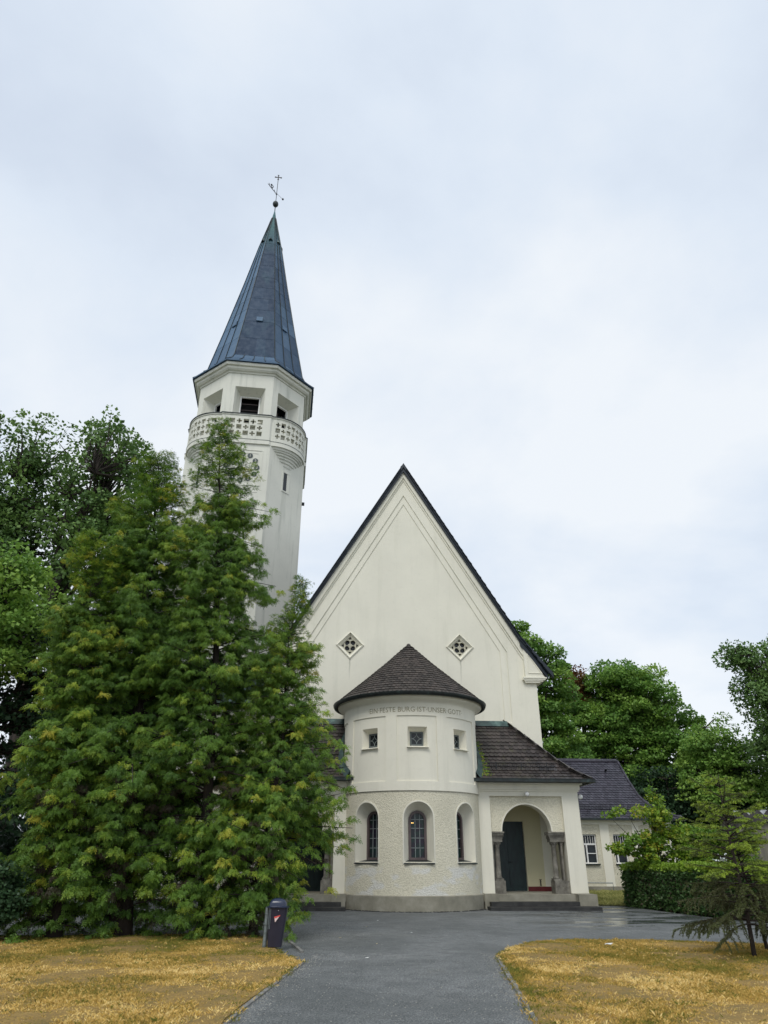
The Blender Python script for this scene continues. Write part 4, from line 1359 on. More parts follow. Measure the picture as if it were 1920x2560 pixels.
for (q, z, uo) in ((0, 35.4, 0.0), (1, 35.3, -.1), (7, 35.3, .1)):
    T = R(45 * q); nrm = Vector((math.sin(T), -math.cos(T), 0)); rx = Vector((math.cos(T), math.sin(T), 0))
    a = 3.24 - (z - 31.75) * (3.24 - 2.55) / (35.4 - 31.75)
    sl = Vector((0, 0, 1)) - nrm * (.69 / 3.65); sl.normalize(); c0 = nrm * (a + .0) + rx * uo + Vector((0, 0, z))
    on = rx.cross(sl)
    if on.dot(nrm) < 0: on = -on
    b = MB()
    vs = []
    for dd in (0, .10):
        for i, j in ((-1, 0), (1, 0), (1, 1), (-1, 1)): vs.append(c0 + rx * (.22 * i) + sl * (.42 * j) + on * dd)
    b.add(vs, [(4, 5, 6, 7), (0, 1, 5, 4), (1, 2, 6, 5), (2, 3, 7, 6), (3, 0, 4, 7)], .8)
    tb(b, 'hatch', 'spire_copper', spire)
for q in range(8):
    T = R(45 * q); nrm = Vector((math.sin(T), -math.cos(T), 0)); rx = Vector((math.cos(T), math.sin(T), 0))
    z = 45.5; a = .78
    c0 = nrm * a + Vector((0, 0, z)); tipv = nrm * (a + .16) + Vector((0, 0, z - .12))
    b = MB()
    vs = [c0 + rx * .17 + Vector((0, 0, -.1)), c0 - rx * .17 + Vector((0, 0, -.1)), c0 + Vector((0, 0, .38)), tipv + rx * .15, tipv - rx * .15, tipv + Vector((0, 0, .14))]
    b.add(vs, [(0, 3, 5, 2), (1, 2, 5, 4)], .8)
    tb(b, 'lucarne', 'green_copper', spire)
# finial and weather vane
wvn = empty('weather_vane', (0, 0, 49.7)); wvn.parent = tower
b = MB()
b.lathe([(.24 * math.sin(PI * i / 14), .30 * -math.cos(PI * i / 14)) for i in range(15)], (0, 0, .92), 20)
tb(b, 'ball', 'dark_copper', wvn, True)
b = MB(); b.tube([(0, 0, -.1), (0, 0, .7)], .035, 8); b.tube([(0, 0, 1.2), (0, 0, 4.2)], .026, 8)
tb(b, 'rod', 'iron', wvn)
b = MB()
cr = 4.27
for (dx, dz) in ((1, 0), (-1, 0), (0, 1), (0, -1)):
    p = [(dx * .03 + dz * .02, cr + dz * .03 + dx * .02), (dx * .30 + dz * .07, cr + dz * .30 + dx * .07), (dx * .30 - dz * .07, cr + dz * .30 - dx * .07), (dx * .03 - dz * .02, cr + dz * .03 - dx * .02)]
    b.prism(p, -.02, .02, lambda u, v, d: (u, d, v))
b.box(-.05, .05, -.022, .022, cr - .05, cr + .05)
tb(b, 'cross', 'iron', wvn)
b = MB()
# arrow shaft turned so that the tail rises to the left as seen from the path
fv = lambda u, v, d=0: Vector((u * .77, u * .64 + d, v + 2.15))
b.tube([fv(-.30, .12), fv(.66, 0)], .014, 6); b.tube([fv(-.30, .12), fv(-.06, -.06)], .02, 6)
b.lathe([(.085 * math.sin(PI * i / 8), -.10 * math.cos(PI * i / 8)) for i in range(9)], tuple(fv(.68, 0)), 12)
b.lathe([(.07 * math.sin(PI * i / 8), -.08 * math.cos(PI * i / 8)) for i in range(9)], (0, 0, 2.15), 12)
b.prism([(-.28, .06), (-.78, .26), (-.82, .36), (-.30, .16)], -.012, .012, fv)
b.prism([(-.62, .28), (-.70, .60), (-.58, .74), (-.38, .60), (-.36, .52), (-.52, .60), (-.58, .52), (-.54, .28)], -.012, .012, fv)
b.prism([(-.54, .26), (-.50, .46), (-.38, .52), (-.44, .40), (-.46, .24)], -.012, .012, fv)
b.prism([(-.76, .30), (-.98, .36), (-.97, .42), (-.80, .38), (-.90, .58), (-.84, .58), (-.72, .36)], -.012, .012, fv)
b.prism([(-.30, .14), (-.28, .30), (-.24, .30), (-.22, .12)], -.012, .012, fv)
tb(b, 'arrow', 'iron', wvn)
# gutter bracket on the tower's right side
b = MB(); b.box(3.78, 3.95, -1.0, -.8, 21.9, 22.05)
tb(b, 'bracket', 'iron')

# ------------------------------------------------------------------ PARISH HOUSE
ph = empty('parish_house', (13.5, 39.5, 0), 0, 'low cream parish house with dark hipped tile roof and barred white windows', 'house')
def pb(b, name, mat, parent=None):
    o = b.build(name, M[mat]); par_ = parent or ph; o.parent = par_
    if par_ is ph: o.location = (-13.5, -39.5, 0)
    return o
fy = lambda u, v, d: (u, 39.5 + d, v)
wins = [10.9, 13.22, 14.87, 16.45]
b = MB()
hl = [[(x, 1.34), (x + .72, 1.34), (x + .72, 2.74), (x, 2.74)] for x in wins]
b.plate([(9, .28), (18.1, .28), (18.1, 3.52), (9, 3.52)], hl, 0, .3, fy)
b.box(17.8, 18.1, 39.8, 46.6, .28, 3.52)
pwall = pb(b, 'wall', 'roughcast_plain')
b = MB()
for x0, x1 in ((14.17, 14.66), (12.35, 12.72), (15.95, 16.3), (17.5, 18.12)): b.box(x0, x1, 39.46, 39.5, .28, 3.40)
b.box(9, 18.16, 39.42, 39.5, 3.20, 3.40); b.box(9, 18.2, 39.3, 39.5, 3.40, 3.52)
pb(b, 'pilaster', 'plaster', pwall)
b = MB(); b.box(9, 18.16, 39.40, 39.5, -.02, .29); pb(b, 'plinth', 'plinth_stone', pwall)
for x in wins:
    b = MB()
    w_ = .72
    b.plate([(x, 1.34), (x + w_, 1.34), (x + w_, 2.74), (x, 2.74)], [[(x + .05, 1.39), (x + .14, 1.39), (x + .14, 2.22), (x + .05, 2.22)], [(x + .21, 1.39), (x + .66, 1.39), (x + .66, 1.80), (x + .21, 1.80)], [(x + .21, 1.84), (x + .66, 1.84), (x + .66, 2.22), (x + .21, 2.22)], [(x + .05, 2.30), (x + .66, 2.30), (x + .66, 2.68), (x + .05, 2.68)]], .10, .17, fy)
    wf = pb(b, 'window', 'white_paint')
    b = MB(); b.box(x + .02, x + w_ - .02, 39.68, 39.69, 1.36, 2.72); pb(b, 'pane', 'dark_glass', wf)
    b = MB()
    for j in range(4): b.box(x + .16 + j * .13, x + .18 + j * .13, 39.62, 39.65, 2.30, 2.68)
    pb(b, 'glazing_bar', 'white_paint', wf)
    b = MB(); b.box(x - .04, x + w_ + .04, 39.38, 39.62, 1.28, 1.335); pb(b, 'sill', 'dark_copper', wf)
b = MB()
FP = [(0, 3.47), (.5, 3.84), (1.0, 4.28), (1.5, 4.72), (2.4, 5.60), (3.6, 6.80)]
HX = [18.75, 17.85, 17.3, 17.08, 17.0, 17.0]
YB = 39.15
for i in range(5):
    (d0, z0), (d1, z1) = FP[i], FP[i + 1]
    b.add([(8, YB + d0, z0), (HX[i], YB + d0, z0), (HX[i + 1], YB + d1, z1), (8, YB + d1, z1)], [(0, 1, 2, 3)], .1)
    b.add([(HX[i], YB + d0, z0), (HX[i], 46.35 - d0, z0), (HX[i + 1], 46.35 - d1, z1), (HX[i + 1], YB + d1, z1)], [(0, 1, 2, 3)], .1)
    b.add([(8, 46.35 - d0, z0), (HX[i], 46.35 - d0, z0), (HX[i + 1], 46.35 - d1, z1), (8, 46.35 - d1, z1)], [(3, 2, 1, 0)], .1)
b.add([(8, YB, 3.5), (18.75, YB, 3.47), (18.75, 46.35, 3.47), (8, 46.35, 3.5)], [(0, 1, 2, 3)], .1)
def hxr(d):
    for i in range(5):
        if d <= FP[i + 1][0]: break
    return HX[i] + (HX[i + 1] - HX[i]) * (d - FP[i][0]) / (FP[i + 1][0] - FP[i][0])
tile_roof(b, FP, lambda d: 9.0, lambda d: hxr(d) - .1, org=(0, YB), seed=31, w=.20, exp=.20)
pr2 = pb(b, 'roof', 'tile_blue')
b = MB()
ridge_tiles(b, (8, 42.75, 6.83), (17.0, 42.75, 6.83), .09, .33)
for i in range(5):
    ridge_tiles(b, (HX[i], YB + FP[i][0], FP[i][1] + .03), (HX[i + 1], YB + FP[i + 1][0], FP[i + 1][1] + .03), .07, .33)
pb(b, 'ridge', 'tile_blue', pr2)
b = MB(); b.bar((9, YB - .05, 3.48), (18.8, YB - .05, 3.45), .14, .10)
pb(b, 'gutter', 'dark_copper', pr2)
b = MB()
ys = YB + .62; z0 = 3.98
for zz in (z0, z0 + .11, z0 + .22): b.tube([(9.2, ys, zz), (17.9, ys, zz)], .011, 4)
for i in range(88): b.tube([(9.2 + i * .1, ys, z0), (9.2 + i * .1, ys, z0 + .22)], .006, 4)
pb(b, 'snow_guard', 'iron', pr2)
b = MB()
for x in (13.4, 15.9): b.bar((x, YB + 2.9, 6.18), (x, YB + 2.75, 6.30), .12, .04)
pb(b, 'roof_hook', 'iron', pr2)

# handrail in front of the parish house
b = MB()
b.tube([(9.8, 38.6, .5), (14.2, 38.6, .47), (14.2, 38.6, 0)], .025, 6); b.tube([(12.8, 38.6, .48), (12.8, 38.6, 0)], .02, 6); b.tube([(9.8, 38.6, .0), (14.9, 38.6, .02)], .03, 6); b.tube([(10.6, 38.6, .5), (10.6, 38.6, 0)], .02, 6)
tag(b.build('handrail', M['galvanised']), 'thin grey metal handrail in the grass before the parish house wall', 'handrail')

# ------------------------------------------------------------------ shed on the right
shed = empty('garage', (24, 38, 0), 0, 'weathered concrete garage with scalloped dark fascia at the right edge behind the hedge', 'garage')
def sb(b, name, mat):
    o = b.build(name, M[mat], shed); o.location = (-24, -38, 0); return o
b = MB(); b.box(21.0, 28, 38, 39.6, -.02, 3.40); sb(b, 'wall', 'shed_wall')
def wave(x): return abs(math.sin((x - 20.95) * PI / .78))
b = MB()
tops = [(20.95 + i * .04, 3.58 + i * .0014 + .28 * wave(20.95 + i * .04)) for i in range(177)]
b.plate([(20.95, 3.32)] + [(28.0, 3.32)] + list(reversed(tops)), [], 37.80, 37.86, lambda u, v, d: (u, d, v))
sb(b, 'fascia', 'shed_fascia')
b = MB()
va = [(x, 37.88, 3.87 + (x - 20.95) * .03 - .04 * wave(x)) for x, z in tops]; vb_ = [(x + .6, 39.8, 3.6) for x, z in tops]; vc = [(x, 37.88, 3.4) for x, z in tops]
b.loft([vc, va, vb_], closed=False); sb(b, 'roof', 'shed_roof')

# ------------------------------------------------------------------ car behind the hedge
car = empty('parked_car', (17.7, 34.5, 0), R(8), 'pale parked car, only its roof showing above the hedge beside the spruce', 'car')
b = MB()
secs = [(-2.05, .45, .70, .72), (-1.95, .30, .80, .84), (-1.2, .22, .98, .88), (-.9, .22, 1.02, .88), (.9, .22, 1.0, .88), (1.7, .24, .92, .86), (2.05, .34, .78, .78)]
rings = []
for (x, z0, z1, w_) in secs:
    rings.append([(x, -w_ * .92, z0), (x, -w_, (z0 + z1) / 2), (x, -w_ * .93, z1), (x, w_ * .93, z1), (x, w_, (z0 + z1) / 2), (x, w_ * .92, z0)])
b.loft(rings); b.add(rings[0], [(0, 1, 2, 3, 4, 5)]); b.add(rings[-1], [(5, 4, 3, 2, 1, 0)])
b.loft([[(-.9, -.60, 1.49), (.95, -.60, 1.49), (.95, .60, 1.49), (-.9, .60, 1.49)], [(-.75, -.55, 1.56), (.8, -.55, 1.56), (.8, .55, 1.56), (-.75, .55, 1.56)]]); b.add([(-.75, -.55, 1.56), (.8, -.55, 1.56), (.8, .55, 1.56), (-.75, .55, 1.56)], [(0, 1, 2, 3)])
b.build('body', M['car_paint'], car, True, 35)
b = MB(); b.loft([[(-1.6, -.80, .96), (1.45, -.80, .96), (1.45, .80, .96), (-1.6, .80, .96)], [(-.92, -.62, 1.49), (.97, -.62, 1.49), (.97, .62, 1.49), (-.92, .62, 1.49)]])
b.build('windows', M['car_glass'], car)
for x in (-1.3, 1.3):
    for y in (-.8, .8):
        b = MB(); b.tube([(x, y - .1, .31), (x, y + .1, .31)], .31, 20); wh = b.build('wheel', M['rubber'], car)
        b = MB(); b.tube([(x, y - .11, .31), (x, y + .11, .31)], .19, 14); b.build('rim', M['galvanised'], wh)

# ------------------------------------------------------------------ litter bin
lb = empty('litter_bin', (-1.08, 15.7, 0), 0, 'dark litter bin with domed lid and red sticker strapped to a steel post', 'bin')
b = MB()
def rrect(hx_, hy, r_, z, cx=0.0, n=4):
    o = []
    for (sx, sy, a0) in ((1, -1, -90), (1, 1, 0), (-1, 1, 90), (-1, -1, 180)):
        for i in range(n + 1):
            a = R(a0 + 90 * i / n); o.append((cx + sx * (hx_ - r_) + r_ * math.cos(a), sy * (hy - r_) + r_ * math.sin(a), z))
    return o
b.loft([rrect(.135, .12, .04, .06, -.01), rrect(.155, .135, .05, .3, 0), rrect(.185, .15, .05, .70, .015), rrect(.19, .155, .05, .73, .015)])
b.add(rrect(.135, .12, .04, .06, -.01), [tuple(range(20))])
body = b.build('body', M['bin_plastic'], lb, True, 40)
b = MB()
b.loft([rrect(.20, .165, .05, .715, .015), rrect(.215, .18, .05, .72, .015), rrect(.215, .18, .05, .735, .015), rrect(.17, .15, .05, .745, .015), rrect(.165, .145, .06, .80, .012), rrect(.13, .12, .06, .85, .01), rrect(.06, .05, .03, .875, .0)])
b.add(rrect(.06, .05, .03, .875, .0), [tuple(range(20))])
b.build('lid', M['bin_lid'], lb, True, 50)
b = MB(); b.tube([(-.21, .0, -.1), (-.19, .0, .72)], .042, 12)
b.tube([(-.19, 0, .60), (-.19, 0, .615)], .052, 12); b.tube([(-.2, 0, .42), (-.2, 0, .435)], .052, 12); b.bar((-.19, 0, .55), (-.1, 0, .55), .05, .08)
b.build('post', M['galvanised'], lb, True, 40)
b = MB(); b.tube([(-.14, -.16, .72), (-.145, -.165, .36), (-.12, -.16, .36), (-.115, -.155, .70)], .006, 5)
b.build('wire_handle', M['galvanised'], lb)
b = MB(); b.add([(-.04, -.168, .565), (.075, -.173, .59), (-.02, -.166, .47)], [(0, 1, 2)]); st_ = b.build('sticker', M['sticker_white'], lb)
b = MB(); b.add([(-.045, -.172, .563), (-.03, -.172, .538), (.065, -.176, .572), (.078, -.178, .596)], [(0, 1, 2, 3)]); b.build('stripe', M['sticker_red'], st_)
b = MB(); b.lathe([(0, -.008), (.008, 0), (0, .008)], (.035, -.175, .67), 6); b.build('screw', M['notice_white'], lb)

# ------------------------------------------------------------------ VEGETATION
def unit(v): return v / np.maximum(1e-9, np.linalg.norm(v, axis=-1, keepdims=True))
class Leaves:
    def __init__(s): s.A = []; s.T = []
    def add(s, C, D, Wd, t, fold=0.0):
        """C base points, D length vectors, Wd half-width vectors -> diamond quads"""
        nrm = unit(np.cross(D, Wd)) * (np.linalg.norm(Wd, axis=1, keepdims=True) * fold)
        q = np.stack([C, C + .45 * D + Wd + nrm, C + D, C + .45 * D - Wd + nrm], axis=1)
        s.A.append(q); s.T.append(t)
    def build(s, name, mat, parent, origin=(0, 0, 0)):
        A = np.concatenate(s.A); T = np.clip(np.concatenate(s.T), 0, 1)
        V = A.reshape(-1, 3) - np.array(origin)
        F = np.arange(len(V)).reshape(-1, 4)
        return np_mesh(name, V, F, T, mat, parent)

def rand_dirs(g, n):
    return unit(g.normal(size=(n, 3)))

def sprays(lv, g, P, A, ln, tint, lobes=2, wid=.20):
    """fan-shaped flat sprays: P base, A axis (unit), ln lengths"""
    n = len(P)
    up = np.array([0, 0, 1.0]) + g.normal(scale=.45, size=(n, 3))
    S = unit(np.cross(A, up)); Nn = unit(np.cross(S, A))
    L_ = ln[:, None]
    for j in range(lobes):
        f = (j + .4) / (lobes + .6)
        for sg in (-1, 1):
            base = P + A * L_ * (f * .85) - Nn * L_ * (.10 * f * f)
            d = unit(A * .75 + S * sg * (.95 - .35 * f) - Nn * .22 + g.normal(scale=.12, size=(n, 3)))
            l2 = L_ * (.52 - .26 * f) * g.uniform(.8, 1.2, (n, 1))
            w = unit(np.cross(d, Nn)) * l2 * wid
            lv.add(base, d * l2, w, tint + g.uniform(-.05, .05, n), .25)
    d = unit(A - Nn * .25); l2 = L_ * .4
    lv.add(P + A * L_ * .75 - Nn * L_ * .06, d * l2, unit(np.cross(d, Nn)) * l2 * wid, tint + .04, .25)

def thuja(name, label, base, tip, prof, nbr, seed, dens=1.0, spl=.30, trunk_r=.2, bias=None, group=None, tintoff=0.0, extra=()):
    """conifer with hanging flat sprays. prof(t) = crown radius at relative height t"""
    g = np.random.default_rng(seed)
    base = np.array(base, float); tip = np.array(tip, float)
    root = empty(name, tuple(base), 0, label, 'tree', group)
    H = tip[2] - base[2]
    wig = g.normal(scale=.06, size=(12, 2)); wig[0] = 0; wig[-1] = 0
    def tp(t):
        x = t * 11; i = min(10, int(x)); f_ = x - i
        w = wig[i] * (1 - f_) + wig[i + 1] * f_
        p = base * (1 - t) + tip * t; p = p.copy(); p[0] += w[0]; p[1] += w[1]; return p
    tr = MB()
    tr.tube([tuple(tp(i / 14) - base) for i in range(15)], [trunk_r * .8 * (1 - .96 * (i / 14)) ** 1.2 * (1.35 if i == 0 else 1) for i in range(15)], 9)
    lv = Leaves()
    P_, A_, L_, T_ = [], [], [], []
    brs = []
    for k_ in range(nbr):
        t = .02 + .96 * ((k_ + g.uniform(0, 1)) / nbr) ** .86
        az = g.uniform(0, 2 * PI)
        brs.append((t, az, g.uniform(.62, 1.12)))
    brs += list(extra)
    for (t, az, lf) in brs:
        Rr = prof(t) * lf
        if bias: Rr *= bias(t, az)
        if Rr < .12: Rr = .12
        o = tp(t); out_ = np.array([math.sin(az), -math.cos(az), 0]); sdv_n = np.array([out_[1], -out_[0], 0]); sdv = sdv_n * g.uniform(-.25, .25)
        young = t > .8
        rise = .55 if young else g.uniform(-.10, .62)
        def bp_(s): return o + (out_ + sdv * s) * Rr * s + np.array([0, 0, Rr * (rise * s - (.30 if young else .42) * s * s + .12 * s ** 4)])
        tr.tube([tuple(bp_(s) - base) for s in (0, .3, .6, .95)], [max(.005, .016 * Rr ** .6 * x) for x in (1, .7, .45, .18)], 4, False)
        bt = g.uniform(-.12, .12)
        # hanging clumps along the branch, each a small umbrella of drooping sprays
        ncl = max(3, int(round(Rr * 6.6 * dens + 1.4)))
        brown = t < .28 and g.random() < .16
        for c in range(ncl):
            s = min(1.0, .22 + .78 * (c + g.uniform(.2, 1)) / ncl)
            lat = (1.05 - s) * Rr * .40 + .08
            cc = bp_(s) + np.array([sdv_n[0], sdv_n[1], 0]) * g.uniform(-1, 1) * lat + np.array([0, 0, g.uniform(-.42, .22)])
            cr_ = g.uniform(.07, .19) * (.75 if young else 1) * (.8 + .25 * min(2, Rr) / 2)
            n = int(62 * dens * (cr_ / .2) ** 1.4)
            ct = bt + g.uniform(-.13, .16) + (.24 if g.random() < .12 else 0)
            rel = min(1.1, Rr * s / max(.3, prof(t)))
            for j in range(n):
                d = g.normal(size=3); d /= np.linalg.norm(d)
                d[2] = abs(d[2]) * .9 - .35
                p = cc + d * cr_ * np.array([1, 1, 1.25]) * g.uniform(.3, 1)
                ax = np.array([d[0], d[1], 0]) * .75 + out_ * .35 + np.array([0, 0, -.85 + (.95 if young else 0)]) + g.normal(scale=.28, size=3)
                ax /= np.linalg.norm(ax)
                P_.append(p); A_.append(ax); L_.append(spl * g.uniform(.65, 1.2) * (.8 if young else 1))
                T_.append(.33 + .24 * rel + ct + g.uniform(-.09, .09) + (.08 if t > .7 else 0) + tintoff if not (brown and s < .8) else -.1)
        for j in range(int(Rr * 9 * dens) + 3):
            s = g.uniform(.1, .9)
            p = bp_(s) + g.normal(scale=.10, size=3)
            ax = out_ * .5 + g.normal(scale=.4, size=3) + np.array([0, 0, -.5]); ax /= np.linalg.norm(ax)
            P_.append(p); A_.append(ax); L_.append(spl * g.uniform(.6, 1.0)); T_.append(.14 + g.uniform(-.06, .08) + bt * .5)  # inner fill sprays tinted darker, painting shade into the crown
    sprays(lv, g, np.array(P_), np.array(A_), np.array(L_), np.array(T_))
    tr.build('trunk', M['bark'], root, True)
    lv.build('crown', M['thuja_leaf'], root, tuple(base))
    return root

def cone(R0, p=.8, bot=.6, low=.12):
    def f(t):
        r = R0 * (1 - t) ** p
        if t < low: r *= bot + (1 - bot) * t / low
        return r + .12 * math.sin(t * 37) * R0 * .2
    return f

def broadleaf(name, label, base, height, blobs, seed, ncl=90, lpc=90, leaf=.16, mat='lime_leaf', cat='tree', trunk_r=.3, group=None, tint=(.2, .8), cr=(.6, 1.1), limbs=7, solid=.55, trunkvis=True, fork=.35, flat=.58):
    """blobs: list of (cx,cy,cz,rx,ry,rz) in world space; clusters of leaves fill their outer parts"""
    g = np.random.default_rng(seed)
    base = np.array(base, float)
    root = empty(name, tuple(base), 0, label, cat, group)
    tr = MB()
    Bn = np.array([b_[:3] for b_ in blobs]); Br = np.array([b_[3:] for b_ in blobs])
    vol = Br.prod(axis=1); pr = vol ** .75; pr /= pr.sum()
    cent = Bn.mean(axis=0)
    # limbs: trunk to fork height, then towards blob centres and edges
    fk = base + np.array([(cent[0] - base[0]) * fork, (cent[1] - base[1]) * fork, height * fork])
    tr.tube([(0, 0, -.05), tuple((fk - base) * .5 + np.array([.05, 0, 0])), tuple(fk - base)], [trunk_r * 1.15, trunk_r * .9, trunk_r * .75], 10)
    nodes = []
    for k_ in range(limbs):
        i = k_ % len(blobs)
        tgt = Bn[i] + rand_dirs(g, 1)[0] * Br[i] * g.uniform(.2, .75); tgt[2] = max(tgt[2], fk[2] + .3)
        m1 = fk * .55 + tgt * .45 + g.normal(scale=.12, size=3) * height * .05
        m1[2] -= .0
        pts = []
        for q in range(8):
            s = q / 7
            pts.append((1 - s) ** 2 * fk + 2 * s * (1 - s) * m1 + s * s * tgt)
        tr.tube([tuple(p - base) for p in pts], [trunk_r * .5 * (1 - .85 * q / 7) for q in range(8)], 6, False)
        nodes += pts[1:]
    nodes = np.array(nodes)
    lv = Leaves()
    for c in range(ncl):
        i = g.choice(len(blobs), p=pr)
        d = rand_dirs(g, 1)[0]
        rr_ = g.uniform(solid, 1.0) ** .6
        cc = Bn[i] + d * Br[i] * rr_
        r_ = g.uniform(*cr)
        # twig
        nd = nodes[np.argmin(np.linalg.norm(nodes - cc, axis=1) + .3 * np.maximum(0, nodes[:, 2] - cc[2]))]
        md = (nd + cc) / 2 + g.normal(scale=.08, size=3) * np.linalg.norm(cc - nd)
        tr.tube([tuple(nd - base), tuple(md - base), tuple(cc - base)], [trunk_r * .14 + .008, trunk_r * .09 + .006, .006], 4, False)
        n = int(lpc * (r_ / np.mean(cr)) ** 2)
        dd = rand_dirs(g, n) * (g.uniform(.25, 1, (n, 1)) ** .40) * np.array([1, 1, flat]) * r_
        if flat < .9: dd[:, 2] = np.where(dd[:, 2] < -.15 * r_, dd[:, 2] * .35, dd[:, 2])
        P = cc + dd
        dirs = unit(unit(dd) * .6 + g.normal(scale=.6, size=(n, 3)) + np.array([0, 0, -.25]))
        ll = leaf * g.uniform(.7, 1.3, (n, 1))
        nn = unit(np.array([0, 0, 1.0]) + d * .5 + g.normal(scale=.55, size=(n, 3)))
        wv_ = unit(np.cross(dirs, nn)) * ll * .42
        ct = g.uniform(*tint)
        lv.add(P, dirs * ll, wv_, ct + g.uniform(-.2, .2, n), .3)
    if trunkvis: tr.build('trunk', M['bark'], root, True)
    lv.build('crown', M[mat], root, tuple(base))
    return root

# --- the conifer group on the left
def bias_tall(t, az): return 1.0
TALL = lambda t: (2.35 * (1 - t) ** .62 + (.18 if t < .95 else .05) if t > .12 else 2.1 * (.92 + 1.4 * t)) * (1 + .16 * math.sin(t * 31 + 1))
TALL_EX = [(.77, R(88), 1.55), (.765, R(95), 1.4), (.70, R(80), 1.2), (.70, R(100), 1.2), (.60, R(70), 1.1)]
thuja('conifer', 'tallest conifer, its thin top standing against the tower balcony', (-2.95, 18.6, 0), (-4.03, 18.5, 14.3), TALL, 340, 11, 1.0, .12, .20, extra=TALL_EX)
thuja('conifer', 'broad dark conifer left of the tallest one, thick trunk at the lawn edge', (-4.75, 18.3, 0), (-6.15, 19.6, 13.5), lambda t: (2.5 * (1 - t) ** .42 if t > .16 else 1.5 * (.9 + 3 * t)) * (1 + .12 * math.sin(t * 27)), 390, 12, 1.0, .13, .28, tintoff=-.02)
thuja('conifer', 'yellow-green conifer at the front left of the group, lowest of the three big ones', (-6.05, 17.9, 0), (-7.05, 18.0, 9.7), lambda t: (1.45 * (1 - t) ** .30 if t > .1 else 1.3 * (1 + .6 * t)) * (1 + .12 * math.sin(t * 22)), 270, 13, 1.0, .13, .18, tintoff=.06)
thuja('conifer', 'slender conifer nearest the apse with its trunk showing against the white gable', (-1.75, 18.15, 0), (-1.2, 18.2, 8.7), lambda t: (2.10 * (1 - t) ** .85 + .05 if t > .2 else 1.45 * (.85 + 1.0 * t)) * (1 + .15 * math.sin(t * 35)), 270, 14, .9, .115, .11, tintoff=.06,
      extra=[(.40, R(90), 1.2), (.36, R(85), 1.25), (.33, R(95), 1.2), (.28, R(88), 1.2), (.27, R(96), 1.15), (.52, R(90), 1.2), (.24, R(100), 1.1), (.31, R(70), 1.2), (.44, R(75), 1.2)])
thuja('conifer', 'small young conifer at the left edge of the photo with yellow tips', (-8.45, 17.3, 0), (-8.35, 17.3, 4.3), lambda t: 1.25 * (1 - t) ** .6, 110, 15, 1.0, .115, .1, tintoff=.12)
# low dark shrub at the bottom left
broadleaf('shrub', 'low dark rounded shrub at the lower left edge beside the lawn', (-7.4, 17.0, 0), 1.5, [(-7.3, 16.9, .78, .75, .5, .72), (-8.3, 16.9, .85, .9, .5, .75)], 40, 100, 150, .08, 'dark_leaf', 'shrub', .04, cr=(.2, .38), solid=.2, tint=(.4, 1.0), limbs=5)
# broadleaf trees on the left
broadleaf('oak_tree', 'dark spreading oak behind the conifers, its branching crown against the sky', (-12.5, 30, 0), 22, [(-16.5, 30, 17.5, 3.0, 3, 4.2), (-12.0, 30, 18.0, 2.6, 3, 4.0), (-14.6, 30, 14.0, 4.2, 3, 3.2), (-10.6, 30, 14.8, 2.4, 2.5, 3.0), (-19.5, 30, 16.0, 3.4, 3, 4.4)], 41, 900, 48, .18, 'oak_leaf', 'tree', .40, cr=(.22, .62), solid=.15, limbs=26, tint=(.3, 1.0), fork=.42, flat=1.0)
broadleaf('lime_tree', 'bright green broadleaf tree at the left edge above the small conifer', (-11.5, 21.5, 0), 12, [(-10.7, 21.5, 9.4, 1.1, 1.3, 1.2), (-10.5, 21.5, 7.9, 1.2, 1.4, 1.3), (-12.2, 21.5, 8.8, 1.6, 1.5, 1.9), (-11.2, 21.5, 7.0, 1.4, 1.5, 1.0)], 42, 160, 120, .14, 'lime_leaf', 'tree', .22, cr=(.4, .8), solid=.4, tint=(.35, 1.0))
broadleaf('dark_tree', 'dark shaded broadleaf tree low at the left edge behind the small conifer', (-11.8, 24.0, 0), 9, [(-12.2, 24, 7.0, 3.2, 2.2, 2.4), (-11.0, 24, 4.0, 2.8, 2.2, 3.0), (-14.0, 24, 4.0, 3.0, 2.2, 3.2), (-9.6, 24, 6.5, 1.8, 2, 3)], 43, 220, 100, .16, 'dark_leaf', 'tree', .25, cr=(.6, 1.1), solid=.2, tint=(.2, .7))
broadleaf('dark_tree', 'shaded broadleaf tree hidden behind the conifers left of the tower', (-8.0, 27.5, 0), 12, [(-8.2, 27.5, 9.0, 2.2, 2.0, 2.6), (-8.6, 27.5, 5.6, 2.4, 2.0, 2.8), (-9.5, 27.5, 2.6, 3.4, 1.6, 2.2)], 44, 230, 100, .18, 'dark_leaf', 'tree', .25, cr=(.6, 1.1), solid=.2, tint=(.2, .8))
